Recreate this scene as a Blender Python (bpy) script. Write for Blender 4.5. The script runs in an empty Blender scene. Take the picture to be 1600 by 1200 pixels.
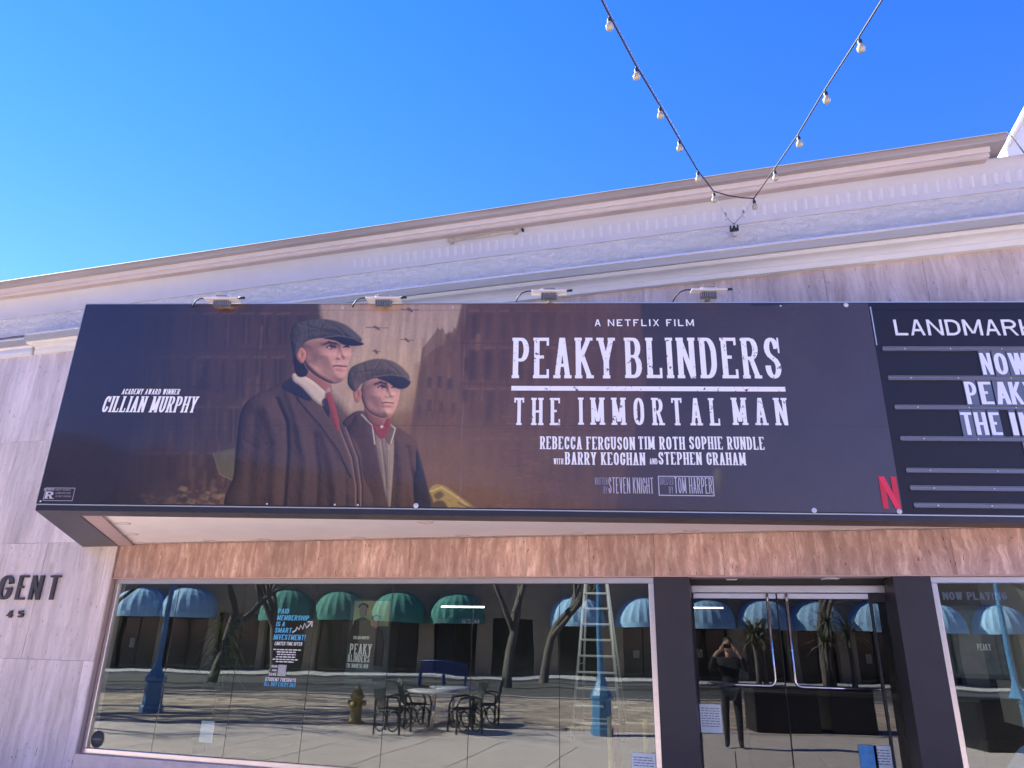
import bpy, math, random
import numpy as np
from mathutils import Vector, Matrix
random.seed(7); rng = np.random.default_rng(3)
SC = bpy.context.scene
COL = SC.collection
R_ = math.radians

# ------------------------------------------------------------------ camera
F = 1104.876                                   # focal length in pixels of a 1600 px wide frame
ZEN = (865., -2450.); VPX = (-3200., 915.)
def _d(px, py):
    v = Vector((px - 800., py - 600., F)); return v.normalized()
_up = _d(*ZEN); _xr = -_d(*VPX)
_xr = (_xr - _up * _up.dot(_xr)).normalized()
_yf = _up.cross(_xr)
if _yf.z < 0: _yf = -_yf
def to_world(v): return Vector((_xr.dot(v), _yf.dot(v), _up.dot(v)))
CAM = Vector((0, -9.2, 1.6))
cx = to_world(Vector((1, 0, 0))); cy = to_world(Vector((0, -1, 0))); cz = to_world(Vector((0, 0, -1)))
cam = bpy.data.cameras.new('camera'); cam.sensor_width = 36; cam.lens = F / 1600 * 36
cam.clip_start = .02; cam.clip_end = 3000
camo = bpy.data.objects.new('camera', cam); COL.objects.link(camo)
m = Matrix((cx, cy, cz)).transposed().to_4x4(); m.translation = CAM; camo.matrix_world = m
SC.camera = camo
SC.render.resolution_x = 1024; SC.render.resolution_y = 768

# ------------------------------------------------------------------ light
SUN_EL = R_(35); SUN_AZ = R_(-73.5)              # azimuth clockwise from +Y
W = bpy.data.worlds.new('World'); SC.world = W; W.use_nodes = True
nt = W.node_tree; nt.nodes.clear()
sky = nt.nodes.new('ShaderNodeTexSky'); sky.sky_type = 'NISHITA'; sky.sun_disc = False
sky.sun_elevation = SUN_EL; sky.sun_rotation = SUN_AZ; sky.altitude = 100; sky.air_density = 1.0; sky.dust_density = .0; sky.ozone_density = 3.0
hs = nt.nodes.new('ShaderNodeHueSaturation'); hs.inputs['Saturation'].default_value = 1.335; hs.inputs['Value'].default_value = 1.0
bg = nt.nodes.new('ShaderNodeBackground'); bg.inputs[1].default_value = .080
wo = nt.nodes.new('ShaderNodeOutputWorld')
nt.links.new(sky.outputs[0], hs.inputs['Color']); tint = nt.nodes.new('ShaderNodeMix'); tint.data_type = 'RGBA'; tint.blend_type = 'MULTIPLY'; tint.inputs[0].default_value = 1; tint.inputs[7].default_value = (1.18, .725, 1.10, 1)
nt.links.new(hs.outputs[0], tint.inputs[6]); nt.links.new(tint.outputs[2], bg.inputs[0]); nt.links.new(bg.outputs[0], wo.inputs[0])
sl = bpy.data.lights.new('sun', 'SUN'); sl.energy = 5.0; sl.angle = R_(.53); sl.color = (1, .95, .87)
so = bpy.data.objects.new('sun', sl); COL.objects.link(so)
sdir = Vector((math.sin(SUN_AZ) * math.cos(SUN_EL), math.cos(SUN_AZ) * math.cos(SUN_EL), math.sin(SUN_EL)))
so.rotation_euler = sdir.to_track_quat('Z', 'Y').to_euler(); so.location = (-8, 2, 14)
SC.view_settings.view_transform = 'Standard'; SC.view_settings.look = 'None'
SC.view_settings.exposure = 2.16; SC.view_settings.gamma = 1; SC.view_settings.use_curve_mapping = False
SC.cycles.transparent_max_bounces = 16

# ------------------------------------------------------------------ measuring helpers (photo pixel -> point on a known plane)
def ray(px, py): return to_world(_d(px, py))
def atY(px, py, Y=0):
    r = ray(px, py); return CAM + r * ((Y - CAM.y) / r.y)
def atZ(px, py, z):
    r = ray(px, py); return CAM + r * ((z - CAM.z) / r.z)
MA = R_(13.4); M0 = Vector((-7.34, -3.06, 0)); MU = Vector((math.cos(MA), math.sin(MA), 0)); MN = Vector((math.sin(MA), -math.cos(MA), 0))
def onM(px, py):                               # marquee front: (distance along it, height)
    r = ray(px, py); t = (M0 - CAM).dot(MN) / r.dot(MN); P = CAM + r * t
    return (P - M0).dot(MU), P.z

# ------------------------------------------------------------------ object helpers
def tag(o, label=None, cat=None, group=None, kind=None):
    if label: o['label'] = label
    if cat: o['category'] = cat
    if group: o['group'] = group
    if kind: o['kind'] = kind
    return o
def empty(name, loc=(0, 0, 0), rz=0, label=None, cat=None, group=None, kind=None):
    o = bpy.data.objects.new(name, None); COL.objects.link(o); o.location = loc; o.rotation_euler = (0, 0, rz)
    o.empty_display_size = .1
    return tag(o, label, cat, group, kind)
class MB:
    def __init__(s): s.v = []; s.f = []; s.sm = []
    def add(s, vs, fs, smooth=False):
        b = len(s.v); s.v += [tuple(v) for v in vs]; s.f += [tuple(b + i for i in f) for f in fs]; s.sm += [smooth] * len(fs); return s
    def box(s, a, b, M=None):
        (x0, y0, z0), (x1, y1, z1) = a, b
        vs = [Vector(p) for p in ((x0,y0,z0),(x1,y0,z0),(x1,y1,z0),(x0,y1,z0),(x0,y0,z1),(x1,y0,z1),(x1,y1,z1),(x0,y1,z1))]
        if M is not None: vs = [M @ v for v in vs]
        return s.add(vs, [(0,3,2,1),(4,5,6,7),(0,1,5,4),(1,2,6,5),(2,3,7,6),(3,0,4,7)])
    def bbox(s, a, b, bev=.01):                # box with chamfered long edges (vertical + horizontal)
        (x0, y0, z0), (x1, y1, z1) = a, b; vs = []
        for sx, X in ((1, x0), (-1, x1)):
            for sy, Y in ((1, y0), (-1, y1)):
                for sz, Z in ((1, z0), (-1, z1)):
                    vs += [(X, Y + sy*bev, Z + sz*bev), (X + sx*bev, Y, Z + sz*bev), (X + sx*bev, Y + sy*bev, Z)]
        def q(ix, iy, iz, k): return ((ix*2 + iy)*2 + iz)*3 + k
        f = []
        for i in (0, 1):
            f.append([q(i,0,0,0), q(i,0,1,0), q(i,1,1,0), q(i,1,0,0)] if i == 0 else [q(i,0,0,0), q(i,1,0,0), q(i,1,1,0), q(i,0,1,0)])
            f.append([q(0,i,0,1), q(1,i,0,1), q(1,i,1,1), q(0,i,1,1)] if i == 0 else [q(0,i,0,1), q(0,i,1,1), q(1,i,1,1), q(1,i,0,1)])
            f.append([q(0,0,i,2), q(0,1,i,2), q(1,1,i,2), q(1,0,i,2)] if i == 0 else [q(0,0,i,2), q(1,0,i,2), q(1,1,i,2), q(0,1,i,2)])
        for i in (0, 1):
            for j in (0, 1):
                f.append([q(i,j,0,0), q(i,j,0,1), q(i,j,1,1), q(i,j,1,0)])
                f.append([q(i,0,j,0), q(i,0,j,2), q(i,1,j,2), q(i,1,j,0)])
                f.append([q(0,i,j,1), q(0,i,j,2), q(1,i,j,2), q(1,i,j,1)])
                for k in (0, 1): f.append([q(i,j,k,0), q(i,j,k,1), q(i,j,k,2)])
        return s.add(vs, f)
    def tube(s, pts, rad, n=8, cap=True, smooth=True):
        pts = [Vector(p) for p in pts]
        if not isinstance(rad, (list, tuple)): rad = [rad] * len(pts)
        vs = []; ref = None
        for i, p in enumerate(pts):
            t = (pts[min(i+1, len(pts)-1)] - pts[max(i-1, 0)]).normalized()
            if ref is None:
                ref = Vector((0, 0, 1)) if abs(t.z) < .9 else Vector((1, 0, 0))
            a = (ref - t * ref.dot(t)).normalized(); b = t.cross(a); ref = a
            for k in range(n):
                w = 2 * math.pi * k / n; vs.append(p + (a * math.cos(w) + b * math.sin(w)) * rad[i])
        fs = [(i*n + k, i*n + (k+1) % n, (i+1)*n + (k+1) % n, (i+1)*n + k) for i in range(len(pts)-1) for k in range(n)]
        if cap: fs += [tuple(range(n))[::-1], tuple((len(pts)-1)*n + k for k in range(n))]
        return s.add(vs, fs, smooth)
    def lathe(s, prof, c=(0, 0, 0), n=12, smooth=True):
        c = Vector(c); vs = [c + Vector((r*math.cos(2*math.pi*k/n), r*math.sin(2*math.pi*k/n), z)) for r, z in prof for k in range(n)]
        fs = [(i*n + k, i*n + (k+1) % n, (i+1)*n + (k+1) % n, (i+1)*n + k) for i in range(len(prof)-1) for k in range(n)]
        return s.add(vs, fs, smooth)
    def prism(s, poly, z0, z1):
        n = len(poly); vs = [(x, y, z0) for x, y in poly] + [(x, y, z1) for x, y in poly]
        return s.add(vs, [tuple(range(n))[::-1], tuple(range(n, 2*n))] + [(i, (i+1) % n, n + (i+1) % n, n + i) for i in range(n)])
    def sweep(s, prof, x0, x1, smooth=False, caps=True, nx=1):   # profile (y, z) along x
        n = len(prof); vs = [(x0 + (x1-x0)*k/nx, y, z) for k in range(nx+1) for y, z in prof]
        fs = [(k*n+i, k*n+(i+1) % n, (k+1)*n+(i+1) % n, (k+1)*n+i) for k in range(nx) for i in range(n)]
        if caps: fs += [tuple(range(n))[::-1], tuple(nx*n + i for i in range(n))]
        return s.add(vs, fs, smooth)
    def build(s, name, mat, parent=None, loc=None, rot=None):
        me = bpy.data.meshes.new(name); me.from_pydata(s.v, [], s.f); me.update()
        me.polygons.foreach_set('use_smooth', s.sm)
        if mat: me.materials.append(mat)
        o = bpy.data.objects.new(name, me); COL.objects.link(o)
        if parent: o.parent = parent
        if loc is not None: o.location = loc
        if rot is not None: o.rotation_euler = rot
        return o
def share(o, loc, parent=None, rot=None, scale=None):
    c = o.copy(); COL.objects.link(c); c.parent = parent if parent else o.parent; c.location = loc
    if rot: c.rotation_euler = rot
    if scale: c.scale = scale
    return c
def copy_tree(o, parent=None):
    c = o.copy(); COL.objects.link(c); c.parent = parent
    for ch in list(o.children): copy_tree(ch, c)
    return c

# ------------------------------------------------------------------ materials
MATS = {}
def mat(name, col=(.5, .5, .5), rough=.6, metal=0, spec=.5, bump=0, bscale=40, var=0, vscale=3, coat=0, coat_r=.1, stretch=(1, 1, 1), dirt=None, darea=.5):
    if name in MATS: return MATS[name]
    M = bpy.data.materials.new(name); M.use_nodes = True; N = M.node_tree; b = N.nodes['Principled BSDF']; L = N.links.new
    b.inputs['Base Color'].default_value = (*col, 1); b.inputs['Roughness'].default_value = rough; b.inputs['Metallic'].default_value = metal
    b.inputs['Specular IOR Level'].default_value = spec; b.inputs['Coat Weight'].default_value = coat; b.inputs['Coat Roughness'].default_value = coat_r
    tc = N.nodes.new('ShaderNodeTexCoord'); mp = N.nodes.new('ShaderNodeMapping'); mp.inputs['Scale'].default_value = stretch
    L(tc.outputs['Object'], mp.inputs['Vector'])
    last = None
    if var:
        n = N.nodes.new('ShaderNodeTexNoise'); n.inputs['Scale'].default_value = vscale; n.inputs['Detail'].default_value = 7; n.inputs['Roughness'].default_value = .65
        L(mp.outputs[0], n.inputs['Vector'])
        r = N.nodes.new('ShaderNodeMapRange'); r.inputs[1].default_value = .3; r.inputs[2].default_value = .7; r.inputs[3].default_value = 1 - var; r.inputs[4].default_value = 1 + var
        L(n.outputs[0], r.inputs[0])
        mx = N.nodes.new('ShaderNodeMix'); mx.data_type = 'RGBA'; mx.blend_type = 'MULTIPLY'; mx.inputs[0].default_value = 1; mx.inputs[6].default_value = (*col, 1)
        L(r.outputs[0], mx.inputs[7]); last = mx.outputs[2]
    if dirt:
        n2 = N.nodes.new('ShaderNodeTexNoise'); n2.inputs['Scale'].default_value = vscale * 2.3; n2.inputs['Detail'].default_value = 8; L(mp.outputs[0], n2.inputs['Vector'])
        r2 = N.nodes.new('ShaderNodeMapRange'); r2.inputs[1].default_value = darea; r2.inputs[2].default_value = darea + .16; L(n2.outputs[0], r2.inputs[0])
        m2 = N.nodes.new('ShaderNodeMix'); m2.data_type = 'RGBA'; L(r2.outputs[0], m2.inputs[0])
        if last: L(last, m2.inputs[6])
        else: m2.inputs[6].default_value = (*col, 1)
        m2.inputs[7].default_value = (*dirt, 1); last = m2.outputs[2]
    if last: L(last, b.inputs['Base Color'])
    if bump:
        n3 = N.nodes.new('ShaderNodeTexNoise'); n3.inputs['Scale'].default_value = bscale; n3.inputs['Detail'].default_value = 5; L(mp.outputs[0], n3.inputs['Vector'])
        bp = N.nodes.new('ShaderNodeBump'); bp.inputs['Strength'].default_value = bump; bp.inputs['Distance'].default_value = .02; L(n3.outputs[0], bp.inputs['Height']); L(bp.outputs[0], b.inputs['Normal'])
    MATS[name] = M; return M

def travertine(name, light, mid, dark, contrast=1, sx=10, sz=.7, pv=.22):
    M = bpy.data.materials.new(name); M.use_nodes = True; N = M.node_tree; b = N.nodes['Principled BSDF']; L = N.links.new
    tc = N.nodes.new('ShaderNodeTexCoord'); oi = N.nodes.new('ShaderNodeObjectInfo')
    add = N.nodes.new('ShaderNodeVectorMath'); add.operation = 'ADD'
    mul = N.nodes.new('ShaderNodeMath'); mul.operation = 'MULTIPLY'; mul.inputs[1].default_value = 57.
    L(oi.outputs['Random'], mul.inputs[0])
    cmb = N.nodes.new('ShaderNodeCombineXYZ'); L(mul.outputs[0], cmb.inputs[0]); L(mul.outputs[0], cmb.inputs[2])
    L(tc.outputs['Object'], add.inputs[0]); L(cmb.outputs[0], add.inputs[1])
    # wavy distortion then stretch along z: vein cut stone set upright
    w = N.nodes.new('ShaderNodeTexNoise'); w.inputs['Scale'].default_value = 2.2; w.inputs['Detail'].default_value = 4; L(add.outputs[0], w.inputs['Vector'])
    ws = N.nodes.new('ShaderNodeVectorMath'); ws.operation = 'SCALE'; ws.inputs[3].default_value = .17; L(w.outputs['Color'], ws.inputs[0])
    wa = N.nodes.new('ShaderNodeVectorMath'); wa.operation = 'ADD'; L(add.outputs[0], wa.inputs[0]); L(ws.outputs[0], wa.inputs[1])
    mp = N.nodes.new('ShaderNodeMapping'); mp.inputs['Scale'].default_value = (sx, sx, sz); L(wa.outputs[0], mp.inputs['Vector'])
    n1 = N.nodes.new('ShaderNodeTexNoise'); n1.inputs['Scale'].default_value = 1.; n1.inputs['Detail'].default_value = 9; n1.inputs['Roughness'].default_value = .7; L(mp.outputs[0], n1.inputs['Vector'])
    cr = N.nodes.new('ShaderNodeValToRGB'); e = cr.color_ramp.elements
    e[0].position = .5 - .2/contrast; e[0].color = (*dark, 1); e[1].position = .5 + .2/contrast; e[1].color = (*light, 1)
    k = cr.color_ramp.elements.new(.5); k.color = (*mid, 1)
    L(n1.outputs[0], cr.inputs[0])
    # broad bands
    mpb = N.nodes.new('ShaderNodeMapping'); mpb.inputs['Scale'].default_value = (2.2, 2.2, .35); L(wa.outputs[0], mpb.inputs['Vector'])
    n2 = N.nodes.new('ShaderNodeTexNoise'); n2.inputs['Scale'].default_value = 1.; n2.inputs['Detail'].default_value = 4; L(mpb.outputs[0], n2.inputs['Vector'])
    r2 = N.nodes.new('ShaderNodeMapRange'); r2.inputs[1].default_value = .3; r2.inputs[2].default_value = .7; r2.inputs[3].default_value = .80; r2.inputs[4].default_value = 1.18; L(n2.outputs[0], r2.inputs[0])
    ov = N.nodes.new('ShaderNodeMath'); ov.operation = 'MULTIPLY_ADD'; ov.inputs[1].default_value = pv; ov.inputs[2].default_value = 1 - pv/2; L(oi.outputs['Random'], ov.inputs[0])
    mm = N.nodes.new('ShaderNodeMath'); mm.operation = 'MULTIPLY'; L(r2.outputs[0], mm.inputs[0]); L(ov.outputs[0], mm.inputs[1])
    mx = N.nodes.new('ShaderNodeMix'); mx.data_type = 'RGBA'; mx.blend_type = 'MULTIPLY'; mx.inputs[0].default_value = 1; L(cr.outputs[0], mx.inputs[6]); L(mm.outputs[0], mx.inputs[7])
    # pits
    mpp = N.nodes.new('ShaderNodeMapping'); mpp.inputs['Scale'].default_value = (38, 38, 9); L(wa.outputs[0], mpp.inputs['Vector'])
    n3 = N.nodes.new('ShaderNodeTexNoise'); n3.inputs['Scale'].default_value = 1.; n3.inputs['Detail'].default_value = 3; L(mpp.outputs[0], n3.inputs['Vector'])
    r3 = N.nodes.new('ShaderNodeMapRange'); r3.inputs[1].default_value = .66; r3.inputs[2].default_value = .74; L(n3.outputs[0], r3.inputs[0])
    mp3 = N.nodes.new('ShaderNodeMix'); mp3.data_type = 'RGBA'; L(r3.outputs[0], mp3.inputs[0]); L(mx.outputs[2], mp3.inputs[6]); mp3.inputs[7].default_value = (dark[0]*.45, dark[1]*.42, dark[2]*.4, 1)
    L(mp3.outputs[2], b.inputs['Base Color']); b.inputs['Roughness'].default_value = .5
    bp = N.nodes.new('ShaderNodeBump'); bp.inputs['Strength'].default_value = .5; bp.inputs['Distance'].default_value = .004; bp.invert = True
    L(r3.outputs[0], bp.inputs['Height']); L(bp.outputs[0], b.inputs['Normal'])
    return M

def glassmat(name, tint, refl, ior_boost=.0):
    M = bpy.data.materials.new(name); M.use_nodes = True; N = M.node_tree; N.nodes.clear(); L = N.links.new
    o = N.nodes.new('ShaderNodeOutputMaterial'); mx = N.nodes.new('ShaderNodeMixShader'); t = N.nodes.new('ShaderNodeBsdfTransparent'); g = N.nodes.new('ShaderNodeBsdfGlossy')
    t.inputs[0].default_value = (*tint, 1); g.inputs['Roughness'].default_value = 0.0; g.inputs['Color'].default_value = (.95, 1, .99, 1)
    fr = N.nodes.new('ShaderNodeLayerWeight'); fr.inputs[0].default_value = .25
    ma = N.nodes.new('ShaderNodeMath'); ma.operation = 'MULTIPLY_ADD'; ma.inputs[1].default_value = .5; ma.inputs[2].default_value = refl; ma.use_clamp = True
    # slow ripple of the pane
    tc = N.nodes.new('ShaderNodeTexCoord'); n = N.nodes.new('ShaderNodeTexNoise'); n.inputs['Scale'].default_value = 1.1; n.inputs['Detail'].default_value = 1
    bp = N.nodes.new('ShaderNodeBump'); bp.inputs['Strength'].default_value = .06; bp.inputs['Distance'].default_value = .02
    L(tc.outputs['Object'], n.inputs['Vector']); L(n.outputs[0], bp.inputs['Height']); L(bp.outputs[0], g.inputs['Normal'])
    L(fr.outputs['Fresnel'], ma.inputs[0]); L(ma.outputs[0], mx.inputs[0]); L(t.outputs[0], mx.inputs[1]); L(g.outputs[0], mx.inputs[2]); L(mx.outputs[0], o.inputs[0])
    return M

TRAV_WALL = travertine('travertine_wall_stone', (.88, .76, .68), (.74, .61, .54), (.55, .43, .38), .85)
TRAV_SHADED = travertine('travertine_shaded_stone', (.88, .61, .47), (.57, .345, .26), (.41, .235, .175), 1.15, 11, 1.9, .34)  # same travertine, browner: shade under the marquee put into its colour
TRAV_UP = travertine('travertine_upper_stone', (.72, .59, .52), (.58, .455, .39), (.42, .31, .26))
GLASS = glassmat('window_glass', (.88, .94, .93), .072)
DGLASS = glassmat('door_glass', (.5, .52, .55), .056)
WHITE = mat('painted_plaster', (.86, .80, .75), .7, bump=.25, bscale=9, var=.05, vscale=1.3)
COVEM = mat('cove_darkened_plaster', (.56, .54, .56), .7, bump=.15, bscale=9, var=.05, vscale=1.3)  # plaster colour darkened to offset bounce light from the ground
CREAM = mat('cream_trim', (.74, .70, .64), .7, bump=.2, bscale=30, var=.06, vscale=2)
GREYTRIM = mat('grey_beige_trim', (.42, .39, .34), .7, bump=.2, bscale=30, var=.1, vscale=1.5, stretch=(.4, 1, 4))
TAN = mat('tan_stained_trim', (.48, .38, .33), .75, var=.15, vscale=3, stretch=(.5, 1, 1))
CAPM = mat('weathered_parapet_cap', (.36, .31, .29), .8, var=.22, vscale=4, stretch=(.12, 1, 3))
BLACKM = mat('dark_painted_metal', (.022, .02, .026), .42, bump=.08, bscale=60, var=.15)
BRONZE = mat('dark_bronze_cladding', (.032, .026, .03), .45, var=.12, vscale=2, bump=.05, bscale=120)
ALU = mat('brushed_aluminium', (.78, .70, .68), .28, metal=.9, var=.06, vscale=20, stretch=(.2, 1, 1))
STEEL = mat('polished_steel', (.8, .74, .68), .15, metal=1)
RUBBER = mat('black_rubber', (.015, .015, .016), .6)
GOLD = mat('brass', (.95, .60, .12), .5, metal=.15)

# rough trowelled stucco: real bump with multiple scales
def stucco():
    M = bpy.data.materials.new('rough_trowelled_stucco'); M.use_nodes = True; N = M.node_tree; b = N.nodes['Principled BSDF']; L = N.links.new
    b.inputs['Roughness'].default_value = .75
    tc = N.nodes.new('ShaderNodeTexCoord'); mp = N.nodes.new('ShaderNodeMapping'); mp.inputs['Rotation'].default_value = (0, .5, 0); mp.inputs['Scale'].default_value = (1.2, 1, 1.7)
    L(tc.outputs['Object'], mp.inputs['Vector'])
    n = N.nodes.new('ShaderNodeTexNoise'); n.inputs['Scale'].default_value = 7; n.inputs['Detail'].default_value = 9; n.inputs['Roughness'].default_value = .74; n.inputs['Distortion'].default_value = .5
    L(mp.outputs[0], n.inputs['Vector'])
    bp = N.nodes.new('ShaderNodeBump'); bp.inputs['Strength'].default_value = 1; bp.inputs['Distance'].default_value = .085; L(n.outputs[0], bp.inputs['Height']); L(bp.outputs[0], b.inputs['Normal'])
    r = N.nodes.new('ShaderNodeMapRange'); r.inputs[1].default_value = .3; r.inputs[2].default_value = .7; r.inputs[3].default_value = .93; r.inputs[4].default_value = 1.06; L(n.outputs[0], r.inputs[0])
    mx = N.nodes.new('ShaderNodeMix'); mx.data_type = 'RGBA'; mx.blend_type = 'MULTIPLY'; mx.inputs[0].default_value = 1; mx.inputs[6].default_value = (.96, .92, .87, 1); L(r.outputs[0], mx.inputs[7]); L(mx.outputs[2], b.inputs['Base Color'])  # extra white base colour emulates grazing sun on this band
    return M
STUCCO = stucco()

# ------------------------------------------------------------------ lettering: pen-stroke glyphs
def arc(cx_, cy_, rx, ry, a0, a1, n=9):
    return [(cx_ + rx*math.cos(R_(a0 + (a1-a0)*k/n)), cy_ + ry*math.sin(R_(a0 + (a1-a0)*k/n))) for k in range(n+1)]
G = {   # strokes in a unit box, serif feet: x position + b/t
 'A': (1.0, [[(0,0),(.47,1)], [(1,0),(.53,1)], [(.2,.3),(.8,.3)]], [(0,'b'),(1,'b')]),
 'B': (1.0, [[(0,0),(0,1)], [(0,1),(.5,1)]+arc(.5,.765,.42,.235,90,-90)[1:]+[(0,.53)], [(0,.53),(.5,.53)]+arc(.5,.265,.5,.265,90,-90)[1:]+[(0,0)]], [(0,'b'),(0,'t')]),
 'C': (.95, [[(1,.72)]+arc(.5,.66,.5,.34,0,180)+arc(.5,.34,.5,.34,180,360)+[(1,.28)]], []),
 'D': (1.0, [[(0,0),(0,1)], [(0,1),(.4,1)]+arc(.4,.6,.6,.4,90,0)+arc(.4,.4,.6,.4,0,-90)+[(0,0)]], [(0,'b'),(0,'t')]),
 'E': (.88, [[(0,0),(0,1)], [(0,1),(1,1)], [(0,.52),(.75,.52)], [(0,0),(1,0)]], [(0,'b'),(0,'t')]),
 'F': (.85, [[(0,0),(0,1)], [(0,1),(1,1)], [(0,.52),(.75,.52)]], [(0,'b'),(0,'t')]),
 'G': (1.0, [[(1,.72)]+arc(.5,.66,.5,.34,0,180)+arc(.5,.34,.5,.34,180,360)+[(1,.45)], [(.55,.45),(1,.45)]], []),
 'H': (1.05, [[(0,0),(0,1)], [(1,0),(1,1)], [(0,.5),(1,.5)]], [(0,'b'),(0,'t'),(1,'b'),(1,'t')]),
 'I': (.0, [[(0,0),(0,1)]], [(0,'b'),(0,'t')]),
 'J': (.8, [[(1,1),(1,.3)], [(1,.32)]+arc(.5,.3,.5,.3,0,-180)], [(1,'t')]),
 'K': (1.05, [[(0,0),(0,1)], [(.05,.4),(.95,1)], [(.32,.56),(1,0)]], [(0,'b'),(0,'t'),(1,'b'),(.95,'t')]),
 'L': (.85, [[(0,0),(0,1)], [(0,0),(1,0)]], [(0,'b'),(0,'t')]),
 'M': (1.35, [[(0,0),(0,1)], [(1,0),(1,1)], [(.02,1),(.48,.12)], [(.98,1),(.52,.12)]], [(0,'b'),(0,'t'),(1,'b'),(1,'t')]),
 'N': (1.08, [[(0,0),(0,1)], [(1,0),(1,1)], [(0,1),(1,0)]], [(0,'b'),(0,'t'),(1,'t')]),
 'O': (1.0, [arc(.5,.64,.5,.36,0,180)+arc(.5,.36,.5,.36,180,360)+[(1,.64)]], []),
 'P': (.98, [[(0,0),(0,1)], [(0,1),(.5,1)]+arc(.5,.72,.5,.28,90,-90)[1:]+[(0,.44)]], [(0,'b'),(0,'t')]),
 'Q': (1.0, [arc(.5,.64,.5,.36,0,180)+arc(.5,.36,.5,.36,180,360)+[(1,.64)], [(.6,.25),(1.05,-.05)]], []),
 'R': (1.03, [[(0,0),(0,1)], [(0,1),(.5,1)]+arc(.5,.745,.45,.255,90,-90)[1:]+[(0,.49)], [(.5,.5),(1,0)]], [(0,'b'),(0,'t'),(1,'b')]),
 'S': (.92, [[(.97,.74)]+arc(.5,.76,.47,.24,0,180)+[(.06,.68),(.2,.58),(.5,.5),(.82,.42),(.97,.32)]+arc(.5,.25,.5,.25,0,-180)+[(0,.3)]], []),
 'T': (.98, [[(.5,0),(.5,1)], [(0,1),(1,1)]], [(.5,'b')]),
 'U': (1.0, [[(0,1),(0,.3)], [(0,.36)]+arc(.5,.33,.5,.33,180,360)+[(1,.36)], [(1,.3),(1,1)]], [(0,'t'),(1,'t')]),
 'V': (1.0, [[(0,1),(.47,0)], [(1,1),(.53,0)]], [(0,'t'),(1,'t')]),
 'W': (1.5, [[(0,1),(.26,0)], [(.5,1),(.28,0)], [(.5,1),(.72,0)], [(1,1),(.74,0)]], [(0,'t'),(1,'t')]),
 'X': (1.0, [[(0,0),(1,1)], [(0,1),(1,0)]], [(0,'b'),(0,'t'),(1,'b'),(1,'t')]),
 'Y': (1.05, [[(.5,0),(.5,.5)], [(0,1),(.48,.42)], [(1,1),(.52,.42)]], [(.5,'b'),(0,'t'),(1,'t')]),
 'Z': (.9, [[(0,1),(1,1)], [(1,1),(0,0)], [(0,0),(1,0)]], []),
 '4': (.95, [[(.75,0),(.75,1)], [(.75,1),(0,.28)], [(0,.25),(1,.25)]], []),
 '5': (.9, [[(.08,1),(.95,1)], [(.08,1),(.08,.55)], [(.08,.56),(.5,.6)]+arc(.5,.3,.5,.3,90,-160)], []),
 '!': (.0, [[(0,.3),(0,1)], [(0,0),(0,.14)]], []),
 '.': (.0, [[(0,0),(0,.12)]], []),
}
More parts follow.
